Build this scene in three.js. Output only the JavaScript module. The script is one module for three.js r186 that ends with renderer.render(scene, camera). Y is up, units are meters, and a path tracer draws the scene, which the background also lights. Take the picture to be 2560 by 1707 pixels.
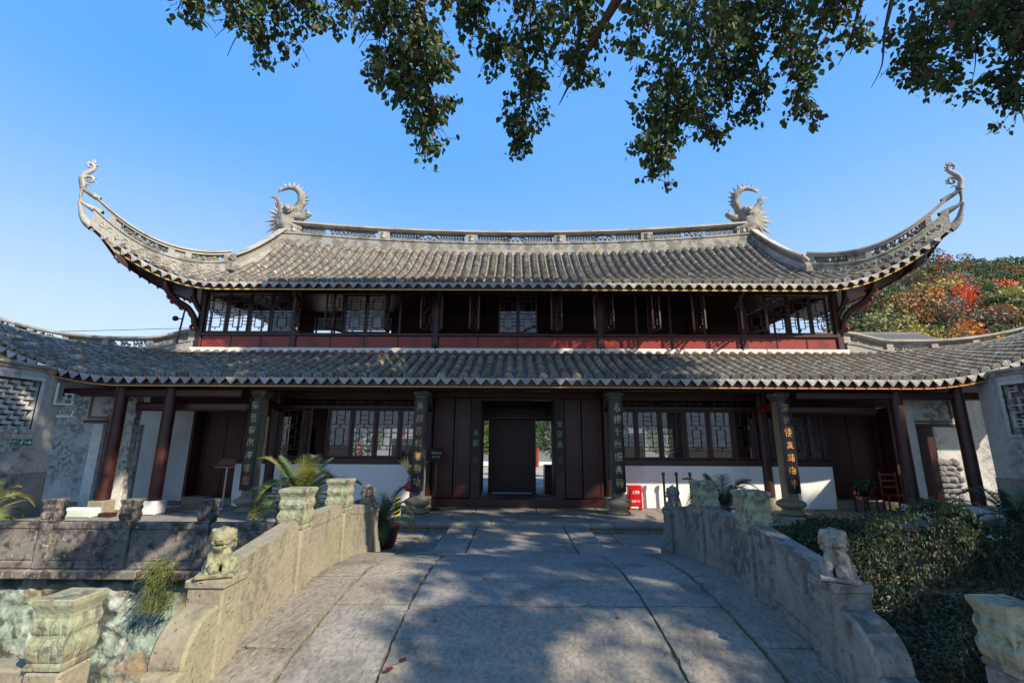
import * as THREE from 'three';
import { mergeGeometries, mergeVertices, toCreasedNormals } from 'three/addons/utils/BufferGeometryUtils.js';
import { MarchingCubes } from 'three/addons/objects/MarchingCubes.js';

// ---------------------------------------------------------------- camera, sky, sun, exposure
const scene = new THREE.Scene();
const camera = new THREE.PerspectiveCamera(73.74, 2560 / 1707, 0.05, 900);
camera.rotation.order = 'YXZ';
camera.position.set(-0.1, 1.78, 0);
camera.rotation.set(THREE.MathUtils.degToRad(12.5), THREE.MathUtils.degToRad(0.35), THREE.MathUtils.degToRad(0.3));

const renderer = new THREE.WebGLRenderer({ antialias: true });
renderer.toneMapping = THREE.LinearToneMapping;
renderer.toneMappingExposure = 1.58;
renderer.shadowMap.enabled = true;

{ // clear autumn sky: saturated blue above, paling to the horizon
  const W = 512, H = 256, data = new Float32Array(W * H * 4);
  const mix = (a, b, t) => a + (b - a) * t, sm = t => t * t * (3 - 2 * t);
  for (let j = 0; j < H; j++) for (let i = 0; i < W; i++) {
    const el = ((j + 0.5) / H - 0.5) * Math.PI, az = ((i + 0.5) / W - 0.5) * 2 * Math.PI;   // x = cos az, z = sin az
    const e = Math.max(0, Math.sin(el));
    const t1 = sm(Math.min(1, e / 0.6)), t2 = sm(Math.min(1, Math.max(0, (e - 0.3) / 0.7)));
    const side = 0.5 + 0.5 * Math.cos(az - 0.65);                                           // a little paler towards the sun's side
    const wisp = 0.012 * Math.sin(az * 7 + e * 9) * Math.sin(az * 3 - e * 14 + 1);
    const hor = [0.74, 0.9, 1.03], mid = [0.145, 0.455, 1.06], zen = [0.135, 0.395, 1.0];
    for (let c = 0; c < 3; c++) {
      let v = mix(mix(hor[c], mid[c], t1), zen[c], t2);
      v = mix(v, [0.3, 0.58, 1.02][c], 0.36 * side * (1 - 0.4 * t2)) + wisp * [1, 0.7, 0.3][c];
      data[(j * W + i) * 4 + c] = v * 0.665;
    }
    data[(j * W + i) * 4 + 3] = 1;
  }
  const sky = new THREE.DataTexture(data, W, H, THREE.RGBAFormat, THREE.FloatType);
  sky.mapping = THREE.EquirectangularReflectionMapping; sky.magFilter = THREE.LinearFilter; sky.needsUpdate = true;
  scene.background = sky; scene.environment = sky;
}
const SUN = new THREE.Vector3(0.6125, 0.6225, 0.4872).normalize();   // right of and behind the viewer, about 40 degrees high
const sun = new THREE.DirectionalLight(new THREE.Color().setRGB(1, 0.885, 0.71), 5);
sun.position.copy(SUN).multiplyScalar(60).add(new THREE.Vector3(0, 0, -10));
sun.target.position.set(0, 2, -10); scene.add(sun, sun.target);
sun.castShadow = true; sun.shadow.mapSize.set(4096, 4096); sun.shadow.bias = -0.0005;
Object.assign(sun.shadow.camera, { left: -30, right: 30, top: 30, bottom: -30, near: 1, far: 140 });

// ---------------------------------------------------------------- helpers
const V = (x, y, z) => new THREE.Vector3(x, y, z);
const PI = Math.PI, clamp = (v, a, b) => Math.min(b, Math.max(a, v)), lerp = (a, b, t) => a + (b - a) * t;
const sstep = (a, b, x) => { const t = clamp((x - a) / (b - a), 0, 1); return t * t * (3 - 2 * t); };
function rng(seed) { let a = seed >>> 0; return () => { a = (a + 0x6D2B79F5) | 0; let t = Math.imul(a ^ (a >>> 15), 1 | a); t = (t + Math.imul(t ^ (t >>> 7), 61 | t)) ^ t; return ((t ^ (t >>> 14)) >>> 0) / 4294967296; }; }
const hash2 = (x, y, s) => { let h = Math.imul(x, 374761393) + Math.imul(y, 668265263) + Math.imul(s, 1274126177); h = Math.imul(h ^ (h >>> 13), 1274126177); return ((h ^ (h >>> 16)) >>> 0) / 4294967296; };
const lattice = new Map();
function vnoise(x, y, p, s) {            // value noise that repeats every p cells
  let L = lattice.get(p * 4096 + s);
  if (!L) { L = new Float32Array(p * p); for (let j = 0; j < p; j++) for (let i = 0; i < p; i++) L[j * p + i] = hash2(i, j, s); lattice.set(p * 4096 + s, L); }
  const xi = Math.floor(x), yi = Math.floor(y), fx = x - xi, fy = y - yi, u = fx * fx * (3 - 2 * fx), v = fy * fy * (3 - 2 * fy);
  let x0 = xi % p, y0 = yi % p; if (x0 < 0) x0 += p; if (y0 < 0) y0 += p;
  const x1 = x0 + 1 === p ? 0 : x0 + 1, r0 = y0 * p, r1 = y0 + 1 === p ? 0 : r0 + p, a = L[r0 + x0], b = L[r0 + x1], c = L[r1 + x0], d = L[r1 + x1];
  return a + (b - a) * u + (c - a) * v + (a - b - c + d) * u * v;
}
function fbm(u, v, p, oct, s) { let r = 0, a = 0.5, n = 0; for (let k = 0; k < oct; k++) { r += a * vnoise(u * p, v * p, p, s + k * 17); n += a; a *= 0.5; p *= 2; } return r / n; }
const hash3 = (x, y, z) => { let h = Math.imul(x, 374761393) + Math.imul(y, 668265263) + Math.imul(z, 1440662683); h = Math.imul(h ^ (h >>> 13), 1274126177); return ((h ^ (h >>> 16)) >>> 0) / 4294967296; };
function noise3(x, y, z) {
  const xi = Math.floor(x), yi = Math.floor(y), zi = Math.floor(z), f = t => t * t * (3 - 2 * t), u = f(x - xi), v = f(y - yi), w = f(z - zi);
  const L = (k) => lerp(lerp(hash3(xi, yi, zi + k), hash3(xi + 1, yi, zi + k), u), lerp(hash3(xi, yi + 1, zi + k), hash3(xi + 1, yi + 1, zi + k), u), v);
  return lerp(L(0), L(1), w) * 2 - 1;
}
const toS = c => { c = clamp(c, 0, 1); return c <= 0.0031308 ? c * 12.92 : 1.055 * Math.pow(c, 1 / 2.4) - 0.055; };
/** Tileable colour map (fn returns linear r, g, b and a height 0..1) and its relief map; metres is the size of one repeat. */
function surface(size, metres, fn, { rough = 0.9, bump = 0, tint = [1, 1, 1], ...rest } = {}) {
  const c = new Uint8Array(size * size * 4), h = bump ? new Uint8Array(size * size * 4) : null;
  for (let j = 0; j < size; j++) for (let i = 0; i < size; i++) {
    const o = (j * size + i) * 4, r = fn(i / size, j / size);
    for (let k = 0; k < 3; k++) c[o + k] = toS(r[k]) * 255;
    c[o + 3] = 255;
    if (h) { h[o] = h[o + 1] = h[o + 2] = clamp(r[3], 0, 1) * 255; h[o + 3] = 255; }
  }
  const mk = (d, srgb) => { const t = new THREE.DataTexture(d, size, size); t.wrapS = t.wrapT = THREE.RepeatWrapping; t.magFilter = THREE.LinearFilter; t.minFilter = THREE.LinearMipmapLinearFilter; t.generateMipmaps = true; t.repeat.set(1 / metres, 1 / metres); if (srgb) t.colorSpace = THREE.SRGBColorSpace; t.needsUpdate = true; return t; };
  const m = new THREE.MeshStandardMaterial({ map: mk(c, true), roughness: rough, ...rest });
  if (h) { m.bumpMap = mk(h, false); m.bumpScale = bump; }
  m.color.setRGB(...tint);
  return m;
}
const vary = (m, r, g, b, extra = {}) => { const c = m.clone(); c.color.setRGB(r, g, b); Object.assign(c, extra); return c; };
const plain = (r, g, b, rough = 0.8, extra = {}) => new THREE.MeshStandardMaterial({ color: new THREE.Color().setRGB(r, g, b), roughness: rough, ...extra });
const mix3 = (a, b, t) => [lerp(a[0], b[0], t), lerp(a[1], b[1], t), lerp(a[2], b[2], t)];

const M4 = (p = [0, 0, 0], r = [0, 0, 0], s = [1, 1, 1]) => new THREE.Matrix4().compose(V(...p), new THREE.Quaternion().setFromEuler(new THREE.Euler(...r)), typeof s === 'number' ? V(s, s, s) : V(...s));
function bare(g) { const n = g.index ? g.toNonIndexed() : g; for (const k of Object.keys(n.attributes)) if (!['position', 'normal', 'uv', 'color'].includes(k)) n.deleteAttribute(k); n.morphAttributes = {}; return n; }
/** uv in metres from the dominant axis of each face. */
function uvBox(g0, ou = 0, ov = 0) {
  const g = bare(g0), p = g.attributes.position, uv = new Float32Array(p.count * 2), a = V(), b = V(), c = V();
  for (let i = 0; i < p.count; i += 3) {
    a.fromBufferAttribute(p, i); b.fromBufferAttribute(p, i + 1).sub(a); c.fromBufferAttribute(p, i + 2).sub(a); b.cross(c);
    const x = Math.abs(b.x), y = Math.abs(b.y), z = Math.abs(b.z);
    for (let k = 0; k < 3; k++) {
      const q = i + k, X = p.getX(q), Y = p.getY(q), Z = p.getZ(q);
      const [u, v] = y > x && y > z ? [X, Z] : x > z ? [Z, Y] : [X, Y];
      uv[q * 2] = u + ou; uv[q * 2 + 1] = v + ov;
    }
  }
  g.setAttribute('uv', new THREE.BufferAttribute(uv, 2));
  return g;
}
function join(list, { keepUV = false, color = false } = {}) {
  const gs = list.flat(9).filter(Boolean).map(g => { const n = bare(g); if (!n.attributes.normal) n.computeVertexNormals(); if (!n.attributes.uv) n.setAttribute('uv', new THREE.BufferAttribute(new Float32Array(n.attributes.position.count * 2), 2)); if (!color) n.deleteAttribute('color'); return n; });
  const g = gs.length === 1 ? gs[0] : mergeGeometries(gs, false);
  return keepUV ? g : uvBox(g);
}
/** Chamfered box centred at x, y, z (44 triangles). */
function bx(w, h, d, x = 0, y = 0, z = 0, c = 0.006, r = null) {
  c = Math.min(c, w * 0.45, h * 0.45, d * 0.45);
  const X = w / 2, Y = h / 2, Z = d / 2, P = [], f = [];
  for (const sx of [-1, 1]) for (const sy of [-1, 1]) for (const sz of [-1, 1]) P.push([sx * X, sy * (Y - c), sz * (Z - c)], [sx * (X - c), sy * Y, sz * (Z - c)], [sx * (X - c), sy * (Y - c), sz * Z]);
  const I = (a, b, e, k) => ((a > 0 ? 4 : 0) + (b > 0 ? 2 : 0) + (e > 0 ? 1 : 0)) * 3 + k;
  const quad = (q, n) => { const [a, b, e] = q.map(i => P[i]), u = [b[0] - a[0], b[1] - a[1], b[2] - a[2]], v = [e[0] - a[0], e[1] - a[1], e[2] - a[2]]; const cr = [u[1] * v[2] - u[2] * v[1], u[2] * v[0] - u[0] * v[2], u[0] * v[1] - u[1] * v[0]]; if (cr[0] * n[0] + cr[1] * n[1] + cr[2] * n[2] < 0) q.reverse(); for (let k = 1; k + 1 < q.length; k++) f.push(q[0], q[k], q[k + 1]); };
  for (const s of [-1, 1]) {
    quad([I(s, -1, -1, 0), I(s, 1, -1, 0), I(s, 1, 1, 0), I(s, -1, 1, 0)], [s, 0, 0]);
    quad([I(-1, s, -1, 1), I(1, s, -1, 1), I(1, s, 1, 1), I(-1, s, 1, 1)], [0, s, 0]);
    quad([I(-1, -1, s, 2), I(1, -1, s, 2), I(1, 1, s, 2), I(-1, 1, s, 2)], [0, 0, s]);
    for (const t of [-1, 1]) {
      quad([I(s, t, -1, 0), I(s, t, 1, 0), I(s, t, 1, 1), I(s, t, -1, 1)], [s, t, 0]);
      quad([I(s, -1, t, 0), I(s, 1, t, 0), I(s, 1, t, 2), I(s, -1, t, 2)], [s, 0, t]);
      quad([I(-1, s, t, 1), I(1, s, t, 1), I(1, s, t, 2), I(-1, s, t, 2)], [0, s, t]);
      for (const q of [-1, 1]) quad([I(s, t, q, 0), I(s, t, q, 1), I(s, t, q, 2)], [s, t, q]);
    }
  }
  const g = new THREE.BufferGeometry(); g.setAttribute('position', new THREE.BufferAttribute(new Float32Array(f.flatMap(i => P[i])), 3)); g.computeVertexNormals();
  if (r) g.applyMatrix4(M4([0, 0, 0], r)); g.translate(x, y, z); return g;
}
/** Plain box from corner to corner (12 triangles). */
function bb(x0, x1, y0, y1, z0, z1) { return new THREE.BoxGeometry(x1 - x0, y1 - y0, z1 - z0).translate((x0 + x1) / 2, (y0 + y1) / 2, (z0 + z1) / 2); }
const cc = (x0, x1, y0, y1, z0, z1, c = 0.006) => bx(x1 - x0, y1 - y0, z1 - z0, (x0 + x1) / 2, (y0 + y1) / 2, (z0 + z1) / 2, c);
/** Square bar from a to b. */
function bar(a, b, w, h = w) { const d = b.clone().sub(a), l = d.length(); const g = new THREE.BoxGeometry(w, h, l); g.applyQuaternion(new THREE.Quaternion().setFromRotationMatrix(new THREE.Matrix4().lookAt(V(0, 0, 0), d.clone().negate(), Math.abs(d.y / l) > 0.95 ? V(0, 0, 1) : V(0, 1, 0)))); return g.translate((a.x + b.x) / 2, (a.y + b.y) / 2, (a.z + b.z) / 2); }
const cyl = (r0, r1, h, x, y, z, n = 14, r = null) => { const g = new THREE.CylinderGeometry(r1, r0, h, n, 1); if (r) g.applyMatrix4(M4([0, 0, 0], r)); return g.translate(x, y, z); };
const lathe = (pts, n = 24) => new THREE.LatheGeometry(pts.map(p => new THREE.Vector2(p[0], p[1])), n);
/** Tapered tube through points, radius given at each. */
function tube(pts, radii, seg = 6, steps = 0) {
  const cv = new THREE.CatmullRomCurve3(pts.map(p => p.isVector3 ? p : V(...p))), n = steps || Math.max(2, pts.length * 3), rad = Array.isArray(radii) ? radii : [radii, radii];
  const g = new THREE.TubeGeometry(cv, n, 1, seg, false), p = g.attributes.position;
  for (let i = 0; i <= n; i++) {
    const t = i / n, c = cv.getPointAt(t), f = t * (rad.length - 1), k = Math.min(rad.length - 2, Math.floor(f)), r = lerp(rad[k], rad[k + 1], f - k);
    for (let j = 0; j <= seg; j++) { const q = i * (seg + 1) + j; p.setXYZ(q, c.x + (p.getX(q) - c.x) * r, c.y + (p.getY(q) - c.y) * r, c.z + (p.getZ(q) - c.z) * r); }
  }
  return g;
}
/** Grid surface: fn(u, v) -> [x, y, z], u and v in 0..1. */
function grid(nu, nv, fn) {
  const pos = [], idx = [], uv = [];
  for (let j = 0; j <= nv; j++) for (let i = 0; i <= nu; i++) { pos.push(...fn(i / nu, j / nv)); uv.push(i / nu, j / nv); }
  for (let j = 0; j < nv; j++) for (let i = 0; i < nu; i++) { const a = j * (nu + 1) + i; idx.push(a, a + 1, a + nu + 2, a, a + nu + 2, a + nu + 1); }
  const g = new THREE.BufferGeometry(); g.setAttribute('position', new THREE.Float32BufferAttribute(pos, 3)); g.setAttribute('uv', new THREE.Float32BufferAttribute(uv, 2)); g.setIndex(idx); g.computeVertexNormals(); return g;
}
function extr(shape, depth, bevel = 0.004, curve = 8) { return new THREE.ExtrudeGeometry(shape, { depth, bevelEnabled: bevel > 0, bevelThickness: bevel, bevelSize: bevel, bevelSegments: 1, curveSegments: curve }); }
const poly = pts => { const s = new THREE.Shape(); pts.forEach((p, i) => i ? s.lineTo(p[0], p[1]) : s.moveTo(p[0], p[1])); s.closePath(); return s; };
/** Smooth union of tapered capsules and balls meshed by marching cubes. parts: [ax,ay,az,ra, bx,by,bz,rb] */
function flesh(parts, cell, k, bumpFn = null) {
  const lo = V(1e9, 1e9, 1e9), hi = V(-1e9, -1e9, -1e9);
  for (const p of parts) for (const o of [0, 4]) { lo.min(V(p[o] - p[o + 3], p[o + 1] - p[o + 3], p[o + 2] - p[o + 3])); hi.max(V(p[o] + p[o + 3], p[o + 1] + p[o + 3], p[o + 2] + p[o + 3])); }
  lo.addScalar(-cell * 3 - k); hi.addScalar(cell * 3 + k);
  const size = Math.max(hi.x - lo.x, hi.y - lo.y, hi.z - lo.z), n = Math.min(90, Math.ceil(size / cell)), mc = new MarchingCubes(n, new THREE.MeshBasicMaterial(), false, false, 200000), mid = lo.clone().add(hi).multiplyScalar(0.5), half = size / 2;
  mc.isolation = 0;
  for (let z = 0; z < n; z++) for (let y = 0; y < n; y++) for (let x = 0; x < n; x++) {
    const X = mid.x + (x / n * 2 - 1) * half, Y = mid.y + (y / n * 2 - 1) * half, Z = mid.z + (z / n * 2 - 1) * half;
    let d = 1e3;
    for (const p of parts) {
      const vx = p[4] - p[0], vy = p[5] - p[1], vz = p[6] - p[2], l2 = vx * vx + vy * vy + vz * vz || 1e-9, t = clamp(((X - p[0]) * vx + (Y - p[1]) * vy + (Z - p[2]) * vz) / l2, 0, 1);
      const e = Math.hypot(X - p[0] - vx * t, Y - p[1] - vy * t, Z - p[2] - vz * t) - lerp(p[3], p[7], t);
      const h = clamp(0.5 + 0.5 * (d - e) / k, 0, 1); d = lerp(d, e, h) - k * h * (1 - h);
    }
    if (bumpFn && d < cell * 4) d += bumpFn(X, Y, Z);
    mc.field[x + y * n + z * n * n] = -d;
  }
  mc.update();
  const cnt = mc.count, g = new THREE.BufferGeometry();
  const P = mc.positionArray.slice(0, cnt * 3);
  for (let i = 0; i < cnt; i++) { P[i * 3] = mid.x + P[i * 3] * half; P[i * 3 + 1] = mid.y + P[i * 3 + 1] * half; P[i * 3 + 2] = mid.z + P[i * 3 + 2] * half; }
  g.setAttribute('position', new THREE.BufferAttribute(P, 3));
  const m = mergeVertices(g, 1e-5); m.computeVertexNormals(); return bare(m);
}
const taken = {};
const numbered = n => { const k = taken[n] = (taken[n] ?? -1) + 1; return k ? `${n}_${String(k).padStart(3, '0')}` : n; };
function lit(o) { o.castShadow = o.receiveShadow = true; return o; }
/** One named mesh made of the given geometries. */
function part(name, geoms, mat, parent, opt = {}) { const m = lit(new THREE.Mesh(opt.raw ? geoms : join([geoms], opt), mat)); m.name = name; parent.add(m); if (opt.label) m.userData.label = opt.label; return m; }
function info(o, label, category, group) { Object.assign(o.userData, { label, category }); if (group) o.userData.group = group; return o; }
function thing(name, label, category, pos = [0, 0, 0], turn = 0, group) { const o = new THREE.Group(); o.name = numbered(name); o.position.set(...pos); o.rotation.y = turn; scene.add(o); return info(o, label, category, group); }
function solo(name, geoms, mat, label, category, group, opt = {}) { return info(part(numbered(name), geoms, mat, scene, opt), label, category, group); }
function ground(name, geoms, mat, opt = {}) { const m = part(numbered(name), geoms, mat, scene, opt); m.userData.kind = 'structure'; return m; }
function groupPart(name, parent) { const g = new THREE.Group(); g.name = name; parent.add(g); return g; }
function copy(o, label) { const c = o.clone(); c.name = numbered(o.name.replace(/_\d{3}$/, '')); c.userData = { ...o.userData }; if (label) c.userData.label = label; scene.add(c); return c; }

// ---------------------------------------------------------------- materials
const M = {};
{
  // dirt that breaks up into grains: broad patches times fine speckle
  const stain = (u, v, p, fine, s, lo = 0.4, hi = 0.68) => sstep(lo, hi, fbm(u, v, p, 6, s)) * (0.25 + 0.75 * sstep(0.36, 0.62, fbm(u, v, fine, 4, s + 3)));
  const pits = (u, v, p, s, t) => sstep(t, t + 0.06, vnoise(u * p, v * p, p, s));
  // tuff of the bridge: tan, pitted, with grey and moss-green patches and black streaks
  M.stone = surface(768, 2.6, (u, v) => {
    const f = fbm(u, v, 6, 6, 3), g = fbm(u, v, 96, 2, 9), m = sstep(0.42, 0.62, fbm(u, v, 4, 6, 31) * 0.7 + fbm(u, v, 40, 3, 33) * 0.3), k = 0.85 * Math.max(stain(u, v, 5, 44, 57, 0.46, 0.74), sstep(0.56, 0.76, fbm(u * 5, v, 3, 6, 67)) * (0.3 + 0.7 * sstep(0.4, 0.6, fbm(u, v, 50, 3, 68))));
    let c = mix3([0.23, 0.19, 0.13], [0.33, 0.285, 0.21], f); c = mix3(c, [0.225, 0.225, 0.125], m * 0.6); c = mix3(c, [0.09, 0.085, 0.07], k * 0.7);
    const p = pits(u, v, 140, 77, 0.87); c = mix3(c, [0.08, 0.07, 0.06], p * 0.4);
    const q = 0.82 + 0.36 * g; return [c[0] * q, c[1] * q, c[2] * q, 0.5 * f + 0.4 * g - 0.4 * p + 0.1];
  }, { bump: 0.012 });
  M.stoneGrey = surface(768, 2.6, (u, v) => {
    const f = fbm(u, v, 6, 6, 113), g = fbm(u, v, 96, 2, 119), k = Math.max(stain(u, v, 4, 40, 157), sstep(0.52, 0.72, fbm(u * 5, v, 3, 6, 167)) * (0.3 + 0.7 * sstep(0.4, 0.6, fbm(u, v, 50, 3, 168))));
    let c = mix3([0.17, 0.16, 0.14], [0.29, 0.27, 0.235], f); c = mix3(c, [0.055, 0.055, 0.055], k * 0.8);
    const p = pits(u, v, 140, 177, 0.87); c = mix3(c, [0.06, 0.055, 0.05], p * 0.4);
    const q = 0.8 + 0.4 * g; return [c[0] * q, c[1] * q, c[2] * q, 0.5 * f + 0.4 * g - 0.4 * p + 0.1];
  }, { bump: 0.012 });
  // carved caps: pale green lichen over tan
  M.stoneLichen = surface(512, 1.1, (u, v) => {
    const f = fbm(u, v, 5, 6, 203), g = fbm(u, v, 64, 2, 209), m = sstep(0.42, 0.66, fbm(u, v, 3, 6, 231) * 0.6 + fbm(u, v, 30, 3, 233) * 0.4), k = sstep(0.5, 0.66, fbm(u, v, 5, 6, 257) * 0.5 + fbm(u, v, 28, 3, 258) * 0.5);
    let c = mix3([0.2, 0.175, 0.105], [0.31, 0.28, 0.185], f); c = mix3(c, [0.29, 0.35, 0.23], m * 0.6); c = mix3(c, [0.08, 0.075, 0.06], k * 0.75);
    const q = 0.8 + 0.4 * g; return [c[0] * q, c[1] * q, c[2] * q, 0.5 * f + 0.35 * g];
  }, { bump: 0.01 });
  // old balustrade: grey stone under black lichen with white specks
  M.stoneBlack = surface(768, 2.4, (u, v) => {
    const f = fbm(u, v, 6, 6, 303), g = fbm(u, v, 96, 2, 309), k = sstep(0.38, 0.6, fbm(u, v, 4, 6, 331) * 0.35 + fbm(u * 3, v, 4, 5, 332) * 0.25 + fbm(u, v, 34, 3, 334) * 0.4), w = pits(u, v, 60, 377, 0.86), r = sstep(0.55, 0.66, fbm(u, v, 4, 5, 391));
    let c = mix3([0.15, 0.135, 0.115], [0.26, 0.235, 0.2], f); c = mix3(c, [0.2, 0.125, 0.085], r * 0.5); c = mix3(c, [0.035, 0.033, 0.034], k * 0.9); c = mix3(c, [0.38, 0.39, 0.36], w * 0.7);
    const q = 0.8 + 0.4 * g; return [c[0] * q, c[1] * q, c[2] * q, 0.5 * f + 0.4 * g];
  }, { bump: 0.01 });
  // paving
  M.paving = surface(1024, 3.2, (u, v) => {
    const f = fbm(u, v, 4, 7, 403), g = fbm(u, v, 128, 2, 409), h = fbm(u, v * 5, 10, 4, 421), k = sstep(0.6, 0.72, fbm(u, v, 7, 6, 431));
    let c = mix3([0.2, 0.185, 0.16], [0.32, 0.295, 0.255], f); c = mix3(c, [0.2, 0.185, 0.15], sstep(0.45, 0.7, h) * 0.45); c = mix3(c, [0.12, 0.11, 0.09], k * 0.55);
    const ch = sstep(0.62, 0.7, fbm(u * 2, v, 60, 2, 441)); const q = (0.72 + 0.56 * g) * (1 - 0.16 * ch); return [c[0] * q, c[1] * q, c[2] * q, 0.35 * f + 0.5 * g - 0.3 * ch];
  }, { bump: 0.008, rough: 0.88 });
  M.paving2 = vary(M.paving, 0.92, 0.93, 0.96); M.paving3 = vary(M.paving, 1.06, 1.0, 0.92); M.pavingRough = vary(M.paving, 0.92, 0.89, 0.84, { bumpScale: 0.012 });
  M.mortar = surface(256, 1, (u, v) => { const f = fbm(u, v, 16, 4, 451); return [0.07 + 0.09 * f, 0.068 + 0.085 * f, 0.035 + 0.04 * f, f]; }, { bump: 0.01 });
  // roof tiles
  M.tile = surface(512, 0.9, (u, v) => {
    const f = fbm(u, v, 8, 5, 503), g = fbm(u, v, 64, 2, 509), k = sstep(0.5, 0.64, fbm(u, v, 6, 5, 531)), w = sstep(0.64, 0.7, fbm(u, v, 12, 4, 541));
    let c = mix3([0.13, 0.125, 0.115], [0.24, 0.23, 0.21], f); c = mix3(c, [0.19, 0.145, 0.09], k * 0.45); c = mix3(c, [0.4, 0.39, 0.36], w * 0.5);
    const q = 0.75 + 0.5 * g; return [c[0] * q, c[1] * q, c[2] * q, f];
  }, { bump: 0.006, vertexColors: true });
  M.tilePan = vary(M.tile, 1, 1, 1, { vertexColors: false });
  M.drip = [0.95, 1.15, 0.8].map(k => vary(M.tile, 1.75 * k, 1.78 * k, 1.85 * k, { vertexColors: false }));
  // lime-plastered, carved ridges
  M.lime = surface(768, 1.8, (u, v) => {
    const f = fbm(u, v, 5, 6, 603), g = fbm(u, v, 64, 2, 609), k = sstep(0.55, 0.68, fbm(u, v, 5, 6, 631)), s = Math.sin(fbm(u, v, 7, 3, 641) * 34), b = sstep(0.62, 0.7, fbm(u, v, 9, 5, 651));
    let c = mix3([0.27, 0.26, 0.235], [0.43, 0.415, 0.38], f); c = mix3(c, [0.12, 0.115, 0.1], k * 0.7); c = mix3(c, [0.34, 0.26, 0.16], b * 0.45);
    const q = 0.85 + 0.3 * g; return [c[0] * q, c[1] * q, c[2] * q, 0.3 * f + 0.5 * sstep(0.1, 0.6, s) + 0.2 * g];
  }, { bump: 0.012 });
  M.limeDark = vary(M.lime, 0.62, 0.6, 0.56, { bumpScale: 0.004 }); M.limeSmooth = vary(M.lime, 1.15, 1.14, 1.1, { bumpScale: 0.003 });
  // lacquered timber, dull dark red
  const wood = (s, a, b) => (u, v) => { const f = fbm(u * 8, v, 6, 4, s), g = fbm(u * 24, v, 8, 3, s + 5), k = sstep(0.55, 0.7, fbm(u, v, 5, 5, s + 9)); const c = mix3(a, b, 0.6 * f + 0.4 * g), q = 1 - 0.35 * k; return [c[0] * q, c[1] * q, c[2] * q, 0.6 * g + 0.4 * f]; };
  M.wood = surface(512, 1.6, wood(703, [0.03, 0.009, 0.008], [0.068, 0.015, 0.012]), { bump: 0.002, rough: 0.42 });
  M.woodRed = surface(512, 1.6, wood(733, [0.17, 0.02, 0.014], [0.32, 0.034, 0.022]), { bump: 0.002, rough: 0.4 });
  M.woodDark = M.wood;
  M.woodBrown = surface(256, 1.2, wood(793, [0.12, 0.075, 0.045], [0.22, 0.15, 0.09]), { bump: 0.002, rough: 0.6 });
  // walls
  M.white = surface(512, 3, (u, v) => { const f = fbm(u, v, 4, 6, 803), g = fbm(u, v, 64, 2, 809), k = sstep(0.58, 0.75, fbm(u, v * 0.5, 6, 5, 811)); let c = mix3([0.74, 0.74, 0.72], [0.83, 0.825, 0.81], f); c = mix3(c, [0.55, 0.53, 0.48], k * 0.35); return [...c, 0.6 * g + 0.4 * f]; }, { bump: 0.002 });
  M.whiteOld = surface(768, 3.6, (u, v) => {
    const f = fbm(u, v, 5, 6, 833), g = fbm(u, v, 64, 2, 839), k = Math.max(stain(u, v, 3, 44, 841, 0.42, 0.7), 0.7 * sstep(0.54, 0.74, fbm(u * 5, v, 3, 6, 843)) * (0.4 + 0.6 * sstep(0.4, 0.6, fbm(u, v, 60, 3, 845)))), p = sstep(0.58, 0.63, fbm(u, v, 8, 6, 851)), r = sstep(0.66, 0.72, fbm(u, v, 5, 5, 861));
    let c = mix3([0.46, 0.45, 0.42], [0.64, 0.63, 0.6], f); c = mix3(c, [0.085, 0.083, 0.08], k * 0.82); c = mix3(c, [0.5, 0.49, 0.46], p * 0.45); c = mix3(c, [0.3, 0.17, 0.12], r * 0.3);
    const q = 0.88 + 0.24 * g; return [c[0] * q, c[1] * q, c[2] * q, 0.5 * f + 0.2 * p + 0.2 * g];
  }, { bump: 0.012 });
  M.whiteOld2 = vary(M.whiteOld, 1.2, 1.2, 1.18);
  M.pond = surface(1024, 4.2, (u, v) => {
    const f = fbm(u, v, 5, 7, 903), g = fbm(u, v, 90, 2, 909), m = sstep(0.4, 0.58, fbm(u, v, 4, 7, 911) * 0.7 + fbm(u, v, 30, 4, 913) * 0.3), k = sstep(0.5, 0.6, fbm(u, v, 5, 7, 921) * 0.6 + fbm(u, v, 26, 4, 923) * 0.4), r = sstep(0.52, 0.64, fbm(u, v, 7, 6, 931) * 0.7 + fbm(u, v, 40, 3, 933) * 0.3), y = sstep(0.54, 0.66, fbm(u, v, 5, 6, 941) * 0.6 + fbm(u, v, 36, 3, 943) * 0.4), w = sstep(0.6, 0.7, fbm(u, v, 14, 5, 951)), e = Math.abs(fbm(u, v, 7, 6, 961) - 0.5);
    let c = mix3([0.23, 0.215, 0.17], [0.36, 0.34, 0.29], f); c = mix3(c, [0.3, 0.41, 0.32], m * 0.7); c = mix3(c, [0.27, 0.17, 0.09], r * 0.75); c = mix3(c, [0.16, 0.15, 0.04], y * 0.6); c = mix3(c, [0.48, 0.49, 0.46], w * 0.5); c = mix3(c, [0.045, 0.045, 0.04], Math.max(k * 0.85, sstep(0.016, 0.004, e) * 0.7 * m));
    const q = 0.7 + 0.6 * g; return [c[0] * q, c[1] * q, c[2] * q, 0.5 * f + 0.3 * g + 0.15 * w - 0.2 * k];
  }, { bump: 0.03 });
  M.rubble = surface(512, 1.6, (u, v) => { const f = fbm(u, v, 6, 6, 953), g = fbm(u, v, 64, 2, 959); const c = mix3([0.2, 0.19, 0.18], [0.42, 0.4, 0.37], f), q = 0.8 + 0.4 * g; return [c[0] * q, c[1] * q, c[2] * q, f]; }, { bump: 0.015 });
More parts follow.
